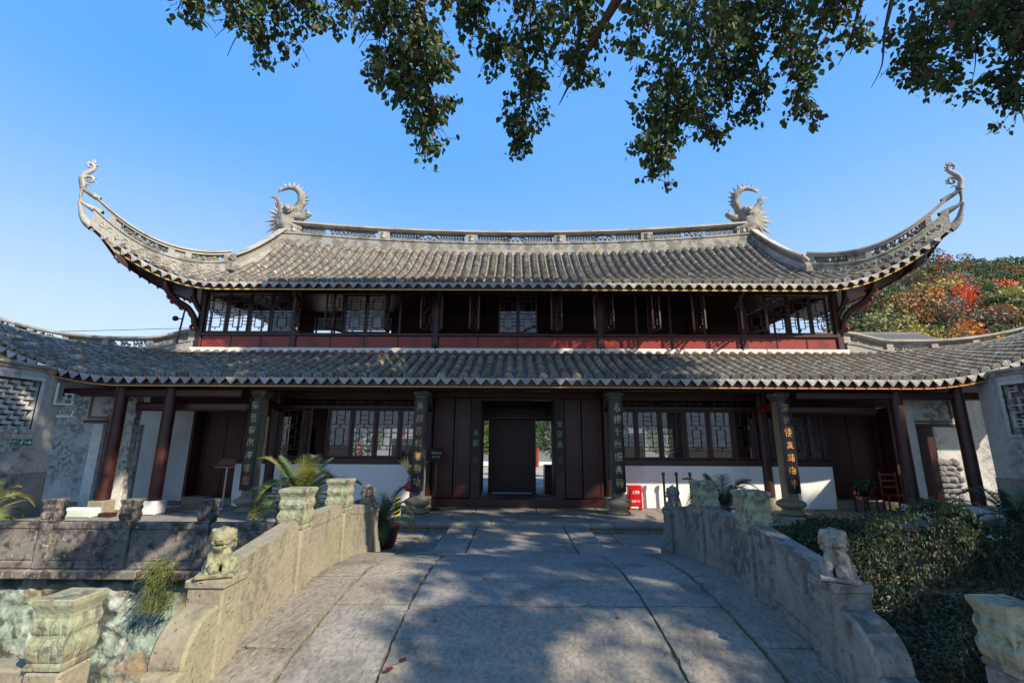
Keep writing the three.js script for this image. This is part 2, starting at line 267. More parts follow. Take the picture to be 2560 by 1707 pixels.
  M.bark = surface(256, 0.8, (u, v) => { const f = fbm(u * 3, v, 8, 5, 983); return [0.05 + 0.06 * f, 0.042 + 0.045 * f, 0.032 + 0.03 * f, f]; }, { bump: 0.02 });
  M.earth = surface(512, 5, (u, v) => { const f = fbm(u, v, 6, 6, 993), g = fbm(u, v, 64, 2, 997); return [0.14 + 0.1 * f * g, 0.12 + 0.08 * f * g, 0.085 + 0.05 * f * g, f]; }, { bump: 0.02 });
  M.gold = plain(0.72, 0.5, 0.1, 0.4);
  M.black = plain(0.012, 0.012, 0.013, 0.45);
  M.blackMetal = plain(0.03, 0.03, 0.033, 0.35, { metalness: 0.6 });
  M.steel = plain(0.55, 0.55, 0.56, 0.28, { metalness: 0.9 });
  M.whitePlastic = plain(0.72, 0.73, 0.75, 0.4);
  M.redPaint = plain(0.55, 0.012, 0.012, 0.35);
  M.glass = new THREE.MeshPhysicalMaterial({ color: 0xffffff, transmission: 1, thickness: 0, roughness: 0.02, ior: 1.5 });
  M.water = new THREE.MeshPhysicalMaterial({ color: new THREE.Color().setRGB(0.015, 0.022, 0.014), roughness: 0.06, ior: 1.33 });
}
/** Print drawn on a canvas, on a flat sheet. */
function print(w, h, draw, extra = {}) {
  const c = document.createElement('canvas'); c.width = w; c.height = h; const x = c.getContext('2d'); x.lineCap = 'round'; x.lineJoin = 'round'; draw(x, w, h);
  const t = new THREE.CanvasTexture(c); t.colorSpace = THREE.SRGBColorSpace; t.magFilter = THREE.LinearFilter;
  return new THREE.MeshStandardMaterial({ map: t, roughness: 0.55, ...extra });
}

// ---------------------------------------------------------------- ground, pond, forecourt, platform
const R = rng(7);
{
  // one sheet that reaches the horizon (lower than all that stands here), the sunk pond stands on it
  ground('ground', grid(60, 60, (u, v) => [(u - 0.5) * 1400, -2.9, (v - 0.5) * 1400]), M.earth);
  ground('pond_water', bb(-26, 26, -2.62, -2.58, -8.4, -2.6), M.water);
  // near bank, on which the viewer stands
  ground('near_bank', cc(-26, 26, -2.88, -0.2, -2.75, 30, 0.02), M.stoneGrey);
  const slab = (name, x0, x1, z0, z1, top, th, mat, parent) => part(name, cc(x0, x1, top - th, top, z0, z1, 0.012), mat, parent);
  const pave = [M.paving, M.paving2, M.paving3];
  const nb = groupPart('bank_pavement', scene); nb.userData.kind = 'structure';
  for (let j = 0; j < 5; j++) for (let i = 0; i < 8; i++) slab('paving_slab', -6.4 + i * 1.6 + (j % 2) * 0.4 + 0.008, -4.8 + i * 1.6 + (j % 2) * 0.4 - 0.008, -2.7 + j * 1.1 + 0.008, -1.6 + j * 1.1 - 0.008, -0.16 + R() * 0.004, 0.08, pave[(i + j) % 3], nb);
  // far bank: rough pond wall, earth behind it, forecourt slabs on top
  ground('far_bank', cc(-26, 26, -2.89, -0.31, -34, -8.35, 0.02), M.mortar);
  const pw = thing('pond_wall', 'mottled pond wall with mint green and black stains under the balustrade', 'wall');
  // bulging rubble set in plaster: cells of a Worley pattern stand proud, the joints lie back
  const rub = (x, y) => { let d1 = 9, d2 = 9; const px = x / 0.42, py = y / 0.27, ix = Math.floor(px), iy = Math.floor(py); for (let i = -1; i <= 1; i++) for (let j = -1; j <= 1; j++) { const cx = ix + i, cy = iy + j, d = Math.hypot(px - cx - 0.15 - 0.7 * hash2(cx, cy, 5), py - cy - 0.15 - 0.7 * hash2(cx, cy, 6)); if (d < d1) { d2 = d1; d1 = d; } else if (d < d2) d2 = d; } return sstep(0.02, 0.3, d2 - d1); };
  for (const [x0, x1, nx] of [[-26, -9.5, 40], [-9.5, -2.62, 190], [2.62, 26, 80]]) part('wall_face', grid(nx, 60, (u, v) => { const x = lerp(x0, x1, u), y = lerp(-2.9, -0.42, v); return [x, y, -8.16 + 0.02 * rub(x, y) * (0.5 + 0.5 * sstep(-0.4, 0.2, noise3(x * 0.8, y * 0.8, 3))) + 0.04 * noise3(x * 2.2, y * 2.2, 1) + 0.025 * noise3(x * 8, y * 8, 4) + (1 - v) * 0.12]; }), M.pond, pw);
  for (const [x0, x1, n] of [[-26, -2.6, 13], [2.6, 26, 13]]) for (let k = 0; k < n; k++) { const w = (x1 - x0) / n; part('coping_stone', cc(x0 + k * w + 0.005, x0 + (k + 1) * w - 0.005, -0.42, -0.28 + R() * 0.006, -8.45, -7.94, 0.02), M.stoneBlack, pw); }
  const fc = groupPart('forecourt', scene); fc.userData.kind = 'structure';
  // middle path, nearly level with the bridge end and the platform
  const px = [-1.52, -0.92, 1.0, 1.54];
  for (let i = 0; i < 3; i++) { let z = -8.02, k = 0; const cuts = [[0.9, 1.1, 0.86], [1.34, 1.52], [1.2, 0.95, 0.72]][i]; for (const l of cuts) { slab('path_slab', px[i] + 0.01, px[i + 1] - 0.01, z - l + 0.01, z - 0.01, -0.045 + R() * 0.006 - 0.01 * (i % 2), 0.25, pave[(i + k++) % 3], fc); z -= l; } }
  for (const s of [-1, 1]) for (let k = 0; k < 9; k++) for (let j = 0; j < 2; j++) { const x0 = 1.56 + k * 1.55 + (j ? 0.5 : 0), x1 = x0 + 1.55; const z1 = -8.46 - j * 1.2; slab('court_slab', s > 0 ? x0 + 0.01 : -x1 + 0.01, s > 0 ? x1 - 0.01 : -x0 - 0.01, z1 - 1.2 + 0.01, z1 - 0.01, -0.2 + R() * 0.008, 0.1, pave[(k + j * 2) % 3], fc); }
  for (const s of [-1, 1]) slab('court_slab', s > 0 ? 1.57 : -2.05, s > 0 ? 2.05 : -1.57, -10.86, -9.67, -0.2, 0.1, M.paving2, fc);
  for (const s of [-1, 1]) slab('court_slab', s > 0 ? 1.56 : -2.5, s > 0 ? 2.5 : -1.56, -8.44, -8.02, -0.2, 0.1, M.paving, fc);
  // platform of the hall with rounded kerb stones
  const pf = groupPart('platform', scene); pf.userData.kind = 'structure';
  part('platform_core', bb(-18, 18, -0.3, -0.06, -19.4, -11.3), M.mortar, pf);
  const kx = [-18, -15.4, -13.2, -11.1, -9.2, -7.4, -5.5, -3.6, -2.05, -0.62, 1.62, 2.95, 4.6, 6.4, 8.3, 10.2, 12.2, 15, 18];
  for (let k = 0; k + 1 < kx.length; k++) {
    const sh = new THREE.Shape(); sh.moveTo(0, -0.28); sh.lineTo(0.06, -0.28); sh.lineTo(0.06, -0.12); sh.quadraticCurveTo(0.1, -0.11, 0.1, -0.06); sh.quadraticCurveTo(0.1, 0, 0.04, 0); sh.lineTo(-0.42, 0); sh.lineTo(-0.42, -0.28); sh.closePath();
    const g = extr(sh, kx[k + 1] - kx[k] - 0.022, 0.006, 5); g.applyMatrix4(M4([0, 0, 0], [0, -PI / 2, 0])); g.applyMatrix4(new THREE.Matrix4().makeScale(1, 1, 1));
    g.translate(kx[k + 1] - 0.011, R() * 0.008 - 0.004, -10.98);
    part('kerb_stone', g, pave[k % 3], pf);
  }
  for (let j = 0; j < 2; j++) for (let k = 0; k < 22; k++) { const w = 36 / 22, x0 = -18 + k * w + (j % 2) * 0.5; slab('platform_slab', x0 + 0.006, x0 + w - 0.006, -11.41 - (j + 1) * 1.06 + 0.006, -11.41 - j * 1.06 - 0.006, R() * 0.006, 0.08, pave[(k * 2 + j) % 3], pf); }
  slab('platform_slab', -18, 18, -19.4, -13.54, -0.004, 0.06, M.paving2, pf);
}

// ---------------------------------------------------------------- arched bridge
const deckY = Z => { const t = (Z - 5.45) / 2.6; return 0.36 - 0.4 * t * t + 0.0 * t; };
{
  const br = thing('stone_bridge', 'short arched stone footbridge with carved parapets leading to the hall', 'bridge');
  const top = Z => Math.max(deckY(Z), -0.14);
  // body with arch opening
  const sh = new THREE.Shape(); sh.moveTo(2.55, -2.85); for (let i = 0; i <= 24; i++) { const Z = 2.55 + 5.5 * i / 24; sh.lineTo(Z, top(Z) - 0.13); } sh.lineTo(8.05, -2.85); sh.lineTo(7.5, -2.85);
  for (let i = 0; i <= 16; i++) { const a = PI * i / 16; sh.lineTo(5.45 + 2.0 * Math.cos(a), -2.4 + 1.9 * Math.sin(a)); } sh.lineTo(3.4, -2.85); sh.closePath();
  const g = extr(sh, 4.9, 0.02, 4); g.rotateY(PI / 2); g.translate(-2.45, 0, 0);
  part('arch_body', g, M.stone, br);
  // curved deck slabs, each its own stone
  const pave = [M.paving, M.paving2, M.paving3];
  const rows = [[-2.3, -1.76, [2.62, 3.9, 5.3, 6.7, 7.98], 0.05], [-1.76, -1.06, [2.62, 3.35, 4.62, 6.9, 7.98], 0], [-1.06, 1.12, [2.62, 4.6, 7.98], 0], [1.12, 1.82, [2.62, 3.2, 4.62, 6.55, 7.98], 0], [1.82, 2.3, [2.62, 3.95, 5.4, 6.6, 7.98], 0.05]];
  rows.forEach(([x0, x1, zs, up], ri) => {
    for (let k = 0; k + 1 < zs.length; k++) {
      const za = zs[k] + 0.011, zb = zs[k + 1] - 0.011, xa = x0 + 0.014, xb = x1 - 0.014, dy = up * 0.3 + R() * 0.006 - (ri === 2 && k === 1 ? 0.004 : 0), n = 44, ns = Math.max(4, Math.round((xb - xa) * 14));
      const jag = (x, z, s) => 0.009 * noise3(x * 7, z * 7, s) + 0.006 * noise3(x * 26, z * 26, s) - 0.0;
      const P = (u, v) => { let x = lerp(xa, xb, u), z = lerp(za, zb, v); if (u === 0 || u === 1) x += jag(0, z, ri * 7 + u); if (v === 0 || v === 1) z += jag(x, 0, k * 5 + v); const e = (u === 0 || u === 1 || v === 0 || v === 1) ? -0.007 : 0; return [x, top(z) + dy + e + 0.003 * noise3(x * 3, z * 3, ri) + 0.0025 * noise3(x * 13, z * 13, ri + 3), -z]; };
      const gt = grid(ns, n, (u, v) => P(1 - u, v)); const skirt = [];
      const E = [...Array(n + 1).keys()].map(i => i / n);
      const wall = pts => grid(pts.length - 1, 1, (u, v) => { const q = pts[Math.round(u * (pts.length - 1))]; return [q[0], q[1] - v * 0.12, q[2]]; });
      skirt.push(wall(E.map(v => P(0, v))), wall(E.map(v => P(1, v))), wall(E.map(u => P(u, 0))), wall(E.map(u => P(u, 1))));
      part('deck_slab', [gt, skirt], ri === 0 || ri === 4 ? M.pavingRough : pave[(ri + k * 2) % 3], br);
    }
  });
  // joint fill below the slabs
  part('joint_bed', grid(2, 20, (u, v) => { const Z = lerp(2.6, 8.0, v); return [lerp(2.3, -2.3, u), top(Z) - 0.022, -Z]; }), M.mortar, br);
  const ZP = [3.7, 4.9, 6.08, 7.26], XP = 2.32;
  /** Post cap of square section with a moulded, carved outline. */
  const cap = (w, h, petals, fine = 1) => {
    const PR = [[0, 0.92], [0.07, 0.93], [0.1, 0.87], [0.16, 0.93], [0.26, 1.0], [0.36, 0.99], [0.44, 0.9], [0.48, 0.87], [0.54, 0.93], [0.62, 0.98], [0.7, 0.94], [0.74, 0.88], [0.8, 0.9], [0.88, 0.99], [0.93, 1.06], [1, 1.06]];
    const prof = t => { let i = 0; while (i < PR.length - 2 && PR[i + 1][0] < t) i++; return lerp(PR[i][1], PR[i + 1][1], clamp((t - PR[i][0]) / (PR[i + 1][0] - PR[i][0]), 0, 1)); };
    const n = 14 * fine, rows = 30 * fine;
    const side = toCreasedNormals(bare(grid(n * 4, rows, (u, v) => {
      const q = (1 - u) * 4, k = Math.min(3, Math.floor(q)), a = (q - k) * 2 - 1;
      // two tiers of lotus petals, each a raised pointed leaf inside an incised outline
      let carve = 0;
      for (const [v0, v1, sh] of [[0.12, 0.46, 0], [0.5, 0.74, 0.5]]) if (v > v0 && v < v1) { const pv = (v - v0) / (v1 - v0), q0 = (a * 0.5 + 0.5) * petals + sh, pa = Math.abs(q0 - Math.floor(q0) - 0.5) * 2, edge = Math.sqrt(Math.max(0, 1 - pv ** 1.7)) * 0.96, d = edge - pa; carve = d > 0 ? 0.5 + 0.5 * sstep(0.1, 0.3, d) - 0.9 * sstep(0.34, 0.4, d) * sstep(0.5, 0.42, d) : -0.6; }
      carve *= 1 - Math.abs(a) ** 10;
      const s = (prof(v) + 0.034 * carve + 0.012 * noise3(a * 3 + k * 7, v * 9, petals)) * w / 2, x = a * s, z = s, r = [[x, z], [z, -x], [-x, -z], [-z, x]][k];
      return [r[0], v * h, r[1]];
    })), 0.7);
    const lid = bx(w * 1.05, 0.024, w * 1.05, 0, h - 0.006, 0, 0.008);
    return [side, lid];
  };
  const postShaft = (w, y0, y1) => cc(-w / 2, w / 2, y0, y1, -w / 2, w / 2, 0.015);
  for (const s of [-1, 1]) {
    ZP.forEach((Z, k) => {
      const lion = k === 0 || k === 3, w = lion ? 0.27 : 0.25, y1 = lion ? 0.8 : 0.93;
      const sm = s < 0 ? M.stone : M.stoneGrey;
      const p = part('parapet_post', [postShaft(w, top(Z) - 0.3, y1 - 0.006), lion ? [bx(w + 0.03, 0.06, w + 0.03, 0, y1 - 0.03, 0, 0.012), bx(w - 0.06, 0.02, w - 0.06, 0, y1 + 0.006, 0, 0.006)] : []].flat(2).map(q => q.translate(s * XP, 0, -Z)), sm, br);
      if (!lion) part('post_cap', cap(w + 0.015, 0.38, 3, 2).map(q => q.translate(s * XP, y1 - 0.004, -Z)), k === 1 && s < 0 ? M.stoneLichen : M.stoneLichen, p);
    });
    for (let k = 0; k < 3; k++) {
      const za = ZP[k] + 0.1, zb = ZP[k + 1] - 0.1, ya = [0.82, 0.97, 0.95][k], yb = [0.96, 0.97, 0.82][k], n = 12, t = 0.065;
      const shp = new THREE.Shape(); for (let i = 0; i <= n; i++) { const Z = lerp(za, zb, i / n); i ? shp.lineTo(Z, top(Z) - 0.1) : shp.moveTo(Z, top(Z) - 0.1); } shp.lineTo(zb, yb); shp.lineTo(za, ya); shp.closePath();
      const gg = extr(shp, t * 2, 0.012, 4); gg.rotateY(PI / 2); gg.translate(s * XP - t, 0, 0);
      // coping rail a little proud of the panel, base plinth and a sunk border line
      const rail = bar(V(s * XP, ya - 0.02, -za), V(s * XP, yb - 0.02, -zb), 0.17, 0.12), pl = [];
      for (let i = 0; i < 5; i++) { const a = lerp(za, zb, i / 5), b = lerp(za, zb, (i + 1) / 5); pl.push(bar(V(s * XP, top(a) + 0.05, -a), V(s * XP, top(b) + 0.05, -b), 0.185, 0.12)); }
      const pan = part('parapet_panel', gg, s < 0 ? M.stone : M.stoneGrey, br);
      part('panel_rail', rail, s < 0 ? M.stone : M.stoneGrey, pan); part('panel_plinth', pl, s < 0 ? M.stone : M.stoneGrey, pan);
    }
    // drum stones at both ends: shoulder, step and scroll
    for (const far of [0, 1]) {
      const sh2 = new THREE.Shape();
      if (!far) { sh2.moveTo(0, -0.35); sh2.lineTo(0, 0.62); sh2.lineTo(0.1, 0.61); sh2.bezierCurveTo(0.2, 0.6, 0.34, 0.45, 0.3, 0.33); sh2.quadraticCurveTo(0.4, 0.34, 0.4, 0.25); sh2.bezierCurveTo(0.62, 0.3, 0.82, 0.12, 0.86, -0.02); sh2.lineTo(0.9, -0.35); }
      else { sh2.moveTo(0, -0.5); sh2.lineTo(0, 0.5); sh2.lineTo(0.08, 0.5); sh2.quadraticCurveTo(0.16, 0.36, 0.15, 0.28); sh2.lineTo(0.2, 0.27); sh2.quadraticCurveTo(0.3, 0.16, 0.28, 0.06); sh2.lineTo(0.34, 0.04); sh2.quadraticCurveTo(0.42, -0.1, 0.4, -0.5); }
      sh2.closePath();
      const g2 = extr(sh2, 0.2, 0.02, 8); g2.translate(0, 0, -0.1);
      g2.rotateY(far ? PI / 2 : -PI / 2); g2.translate(s * XP, 0, far ? -(ZP[3] + 0.12) : -(ZP[0] - 0.12));
      part('drum_stone', g2, s < 0 ? M.stone : M.stoneGrey, br);
    }
  }

  // ---- balustrades along both banks
  const bal = (name, label, zc, x0, dx, n, y0, mat, ph, capM) => {   // no capM: plain low posts
    const t = thing(name, label, 'balustrade');
    for (let k = 0; k < n; k++) {
      const x = x0 + k * dx;
      const p = part('balustrade_post', postShaft(0.21, y0, y0 + ph - 0.01).translate(x, 0, zc), mat, t);
      if (capM) part('post_cap', cap(0.225, 0.36, 3, zc > -4 && k === 0 ? 3 : 1).map(q => q.translate(x, y0 + ph - 0.004, zc)), capM, p);
      if (k < n - 1) {
        const a = x + Math.sign(dx) * 0.1, b = x + dx - Math.sign(dx) * 0.1, xa = Math.min(a, b), xb = Math.max(a, b), h = ph - 0.02;
        const pn = part('balustrade_panel', [cc(xa, xb, y0 + 0.02, y0 + h, zc - 0.06, zc + 0.06, 0.012)], mat, t);
        part('panel_border', [cc(xa + 0.003, xb - 0.003, y0 + h - 0.1, y0 + h + 0.012, zc - 0.075, zc + 0.075, 0.014), cc(xa + 0.003, xb - 0.003, y0 + 0.001, y0 + 0.11, zc - 0.075, zc + 0.075, 0.014), cc(xa + 0.05, xb - 0.05, y0 + 0.125, y0 + 0.145, zc + 0.05, zc + 0.069, 0.006)], mat, pn);
      }
    }
    return t;
  };
  bal('stone_balustrade', 'blackened stone balustrade on the pond edge beside the cycads', -8.12, -2.66, -1.31, 10, -0.28, M.stoneBlack, 0.73, M.stoneBlack);
  bal('stone_balustrade', 'stone balustrade along the pond edge buried under creeper', -8.12, 2.66, 1.31, 10, -0.28, M.stoneBlack, 0.5, null);
  bal('stone_balustrade', 'lichen covered balustrade whose end post stands by the sunlit parapet', -2.95, -2.72, -1.31, 5, -0.19, M.stone, 0.72, M.stoneLichen);
  bal('stone_balustrade', 'lichen covered balustrade whose end post stands by the shaded parapet', -2.95, 2.78, 1.31, 5, -0.19, M.stoneGrey, 0.72, M.stoneLichen);
}

// ---------------------------------------------------------------- guardian lions on the bridge posts
function lionShape(v) {
  const P = [];
  const c = (a, b) => P.push([...a, ...b]);
  c([0, 0.15, -0.03, 0.088], [0, 0.07, -0.075, 0.085]);              // rump to chest
  c([0, 0.19, 0.015, 0.085], [0, 0.13, 0.02, 0.075]);                // breast
  for (const s of [-1, 1]) {
    c([s * 0.065, 0.17, 0.05, 0.034], [s * 0.07, 0.035, 0.095, 0.03]);   // front legs
    c([s * 0.07, 0.022, 0.11, 0.028], [s * 0.07, 0.02, 0.135, 0.026]);   // paws
    c([s * 0.09, 0.075, -0.05, 0.055], [s * 0.095, 0.04, 0.03, 0.04]);   // haunches
    c([s * 0.1, 0.018, 0.05, 0.024], [s * 0.1, 0.018, 0.075, 0.022]);
    c([s * 0.075, 0.37, 0.0, 0.028], [s * 0.085, 0.35, -0.01, 0.024]);   // ears
    for (const [y, z] of [[0.35, -0.05], [0.29, -0.07], [0.23, -0.075], [0.3, -0.01], [0.24, -0.02]]) c([s * 0.075, y, z, 0.034], [s * 0.06, y, z, 0.03]); // mane curls
    c([s * 0.035, 0.34, 0.085, 0.022], [s * 0.042, 0.335, 0.08, 0.022]); // brows
    c([s * 0.05, 0.275, 0.085, 0.03], [s * 0.04, 0.265, 0.095, 0.028]);  // cheeks
  }
  c([0, 0.31, 0.0, 0.098], [0, 0.3, 0.03, 0.088]);                   // skull
  c([0, 0.305, 0.1, 0.036], [0, 0.295, 0.115, 0.03]);                // muzzle
  c([0, 0.235, 0.085, 0.036], [0, 0.232, 0.1, 0.032]);               // jaw
  c([0, 0.36, -0.04, 0.05], [0, 0.3, -0.09, 0.05]);
  c([0, 0.18, -0.12, 0.035], [0, 0.3, -0.13, 0.03]);                 // tail
  c([-0.02 * v, 0.08, 0.13, 0.045], [-0.02 * v, 0.06, 0.13, 0.045]); // ball under the paw
  return flesh(P, 0.0058, 0.018, (x, y, z) => { const mouth = -0.03 * Math.exp(-(((y - 0.262) / 0.009) ** 2)) * (z > 0.07 ? 1 : 0); return -mouth * 0.6 + 0.0035 * Math.sin(x * 120) * Math.sin(y * 110) * (z < 0.02 && y > 0.2 ? 1 : 0.25) + 0.003 * noise3(x * 60, y * 60, z * 60); });
}
{
  const lab = [[-1, 3.7, 'moss-stained stone lion facing out on the sunlit parapet end', vary(M.stoneLichen, 0.92, 0.87, 0.76), 0.35, 0.8], [1, 3.7, 'pale grey stone lion with open jaw on the shaded parapet end', vary(M.stoneGrey, 1.35, 1.3, 1.2), -0.5, 0.84], [-1, 7.26, 'small dark stone lion on the bridge post before the warning board', M.stoneBlack, 2.6, 0.8], [1, 7.26, 'small weathered stone lion on the bridge post before the barrier posts', M.stoneGrey, 0.3, 0.8]];
  const shapes = [lionShape(1), lionShape(-1)];
  lab.forEach(([s, Z, label, mat, turn, sc], i) => {
    const t = thing('stone_lion', label, 'stone lion', [s * 2.32, 0.812, -Z], turn);
    part('lion_body', shapes[i % 2].clone().scale(sc, sc, sc), mat, t); { // carved curls of the mane, bulging eyes, nose, teeth, toes
      const q = rng(60 + i), curls = [], C = (x, y, z, r0) => curls.push(new THREE.TorusGeometry(r0, r0 * 0.45, 5, 9).lookAt(V(x, (y - 0.27) * 0.9, z + 0.02)).translate(x, y, z), new THREE.IcosahedronGeometry(r0 * 0.55, 1).translate(x, y, z));
      for (let a = 0; a < 7; a++) for (let b = 0; b < 5; b++) { const th = PI * (0.08 + a / 7 * 0.92) + PI, ph = -0.5 + b * 0.42 + (a % 2) * 0.2, R0 = 0.108; const x = Math.cos(th) * Math.cos(ph) * R0 * 1.05, z = -0.005 + Math.sin(th) * Math.cos(ph) * R0, y = 0.29 + Math.sin(ph) * R0; if (z < 0.015) C(x, y, z, 0.017 + 0.004 * q()); }
      part('mane', curls.map(o => o.scale(sc, sc, sc)), mat, t);
      part('face', [...[-1, 1].flatMap(k => [new THREE.IcosahedronGeometry(0.017, 2).translate(k * 0.042, 0.315, 0.098), new THREE.TorusGeometry(0.021, 0.006, 5, 12).translate(k * 0.042, 0.316, 0.097), new THREE.IcosahedronGeometry(0.011, 1).translate(k * 0.017, 0.312, 0.14)]), ...[-3, -1, 1, 3].map(k => new THREE.ConeGeometry(0.006, 0.016, 4).rotateX(PI).translate(k * 0.011, 0.262, 0.122))].map(o => o.scale(sc, sc, sc)), mat, t);
      part('toes', [-1, 1].flatMap(k => [-1, 0, 1].map(j => new THREE.IcosahedronGeometry(0.0125, 1).translate(k * 0.07 + j * 0.017, 0.018, 0.152))).map(o => o.scale(sc, sc, sc)), mat, t);
    }
    part('pedestal', bx(0.25, 0.03, 0.27, 0, 0.008, 0.01, 0.008), mat, t);
  });
}

// ---------------------------------------------------------------- the two-storey hall
const hall = thing('temple_hall', 'two-storey timber hall with sweeping grey tiled roofs and white carved ridges', 'temple hall');
const colorAttr = (g, c) => { const n = g.attributes.position.count, a = new Float32Array(n * 3); for (let i = 0; i < n; i++) a.set(c, i * 3); g.setAttribute('color', new THREE.BufferAttribute(a, 3)); return g; };
/** Vertical wall strip along plan points [x, yBase, z], between yBase + a and yBase + b, th thick. */
function ribbon(pts, a, b, th) {
  const fa = typeof a === 'function' ? a : () => a, fb = typeof b === 'function' ? b : () => b, n = pts.length, pos = [], q = [];
  pts.forEach((p, i) => {
    const o = pts[Math.max(0, i - 1)], e = pts[Math.min(n - 1, i + 1)], dx = e[0] - o[0], dz = e[2] - o[2], l = Math.hypot(dx, dz) || 1, nx = -dz / l * th / 2, nz = dx / l * th / 2, t = i / (n - 1);
    q.push([[p[0] - nx, p[1] + fa(t), p[2] - nz], [p[0] + nx, p[1] + fa(t), p[2] + nz], [p[0] + nx, p[1] + fb(t), p[2] + nz], [p[0] - nx, p[1] + fb(t), p[2] - nz]]);
  });
  const quad = (A, B, C, D) => pos.push(...A, ...B, ...C, ...A, ...C, ...D);
  for (let i = 0; i + 1 < n; i++) for (let k = 0; k < 4; k++) { const m = (k + 1) % 4; quad(q[i][k], q[i][m], q[i + 1][m], q[i + 1][k]); }
  quad(q[0][3], q[0][2], q[0][1], q[0][0]); quad(...q[n - 1]);
  const g = new THREE.BufferGeometry(); g.setAttribute('position', new THREE.Float32BufferAttribute(pos, 3)); g.computeVertexNormals(); return g;
}
const along = (f, n, a = 0, b = 1) => [...Array(n + 1).keys()].map(i => f(lerp(a, b, i / n)));

// surfaces of the two roofs (Z is the distance ahead, so z = -Z)
const ex = x => Math.max(0, Math.abs(x) - 9);
const XC = 12.75, ZC = 12.478;   // plan position of the eave corners
const UZe = x => 12.9 - 0.03 * ex(x) ** 2, URidge = 16.1;
const URise = x => 0.12 * ex(x) ** 2, UEnd = x => 0.42 * Math.min(1, (x / 8.7) ** 2);
const UY = (x, Z) => { const e = UZe(x), s = clamp((Z - e) / (URidge - e), 0, 1.05); return 6.42 + 2.37 * (0.58 * s + 0.42 * s * s) + URise(x) * (1 - Math.min(1, s)) ** 2 + UEnd(x) * s ** 1.6; };
const HipZ = x => { const t = clamp((Math.abs(x) - 9.5) / (XC - 9.5), 0, 1); return lerp(14.05, ZC, t) - 0.12 * Math.sin(t * PI); };
const LRise = x => 0.07 * Math.max(0, Math.min(15, Math.abs(x)) - 10) ** 2, LTop = x => 0.016 * Math.max(0, Math.abs(x) - 10) ** 2;
const LZe = () => 11.43, LY = (x, Z) => { const s = (Z - 11.43) / 2.57; return 3.36 + 1.13 * (0.86 * s + 0.14 * s * s) + lerp(LRise(x), LTop(x), Math.min(1, s)); };

/** One row of overlapping barrel tiles up the slope at x. */
function tileRow(x, Z0, Z1, Y, pitch, r, rnd, lite) {
  const pos = [], nor = [], col = [], uv = [];
  const seg = 5;
  let Z = Z0, first = true;
  const tri = (A, B, C, nA, nB, nC, c) => { for (const [p, n] of [[A, nA], [B, nB], [C, nC]]) { pos.push(...p); nor.push(...n); col.push(...c); uv.push(p[0] + p[1] * 0.3, p[2]); } };
  while (Z < Z1) {
    const y0 = Y(x, Z), dy = (Y(x, Z + 0.05) - Y(x, Z - 0.05)) / 0.1, l = Math.hypot(1, dy), ty = dy / l, tz = -1 / l, ny = 1 / l, nz = dy / l;    // tangent up the slope, normal
    const len = pitch * 1.5, ra = r * (1 + 0.05 * (rnd() - 0.5)) * (first ? 1.12 : 1), rb = ra * 0.9, off = 0.012 * (rnd() - 0.5), lift = 0.012 + 0.006 * rnd();
    const tone = lite * (0.62 + 0.76 * rnd() ** 1.3), w = rnd(), c = w > 0.8 ? [tone * 1.12, tone * 1.0, tone * 0.84] : w < 0.1 ? [tone * 1.45, tone * 1.45, tone * 1.4] : [tone, tone, tone];
    const P = (a, rr, s, up) => { const cx = Math.cos(a) * rr, h = Math.sin(a) * rr * 1.2 + up; return [x + off + cx, y0 + ty * s + ny * h, -Z + tz * s + nz * h]; };
    const N = a => [Math.cos(a), Math.sin(a) * ny, Math.sin(a) * nz];
    const F = [0, -ty, -tz];
    for (let i = 0; i < seg; i++) {
      const a = PI * i / seg, b = PI * (i + 1) / seg;
      const A = P(a, ra, 0, lift), B = P(b, ra, 0, lift), C = P(b, rb, len, 0), D = P(a, rb, len, 0);
      tri(A, C, B, N(a), N(b), N(b), c); tri(A, D, C, N(a), N(a), N(b), c);
      const E = P(a, ra * 0.82, 0.004, lift - 0.01), G = P(b, ra * 0.82, 0.004, lift - 0.01); tri(A, G, E, F, F, F, c); tri(A, B, G, F, F, F, c);
      if (first) { const K = P(PI / 2, 0.001, 0.01, 0); tri(E, G, K, F, F, F, [c[0] * 0.7, c[1] * 0.7, c[2] * 0.7]); }
    }
    Z += pitch / l; first = false;
  }
  const g = new THREE.BufferGeometry();
  g.setAttribute('position', new THREE.Float32BufferAttribute(pos, 3)); g.setAttribute('normal', new THREE.Float32BufferAttribute(nor, 3)); g.setAttribute('color', new THREE.Float32BufferAttribute(col, 3)); g.setAttribute('uv', new THREE.Float32BufferAttribute(uv, 2));
  return g;
}
const dripGeo = (() => { const s = new THREE.Shape(); s.moveTo(-0.128, 0.012); s.quadraticCurveTo(0, -0.045, 0.128, 0.012); s.lineTo(0.12, -0.03); s.quadraticCurveTo(0.085, -0.1, 0, -0.168); s.quadraticCurveTo(-0.085, -0.1, -0.12, -0.03); s.closePath(); const g = extr(s, 0.014, 0.004, 5); const p = g.attributes.position; for (let i = 0; i < p.count; i++) p.setZ(i, p.getZ(i) + 1.1 * p.getX(i) ** 2 + 0.12 * -p.getY(i)); g.computeVertexNormals(); return join([g]); })();

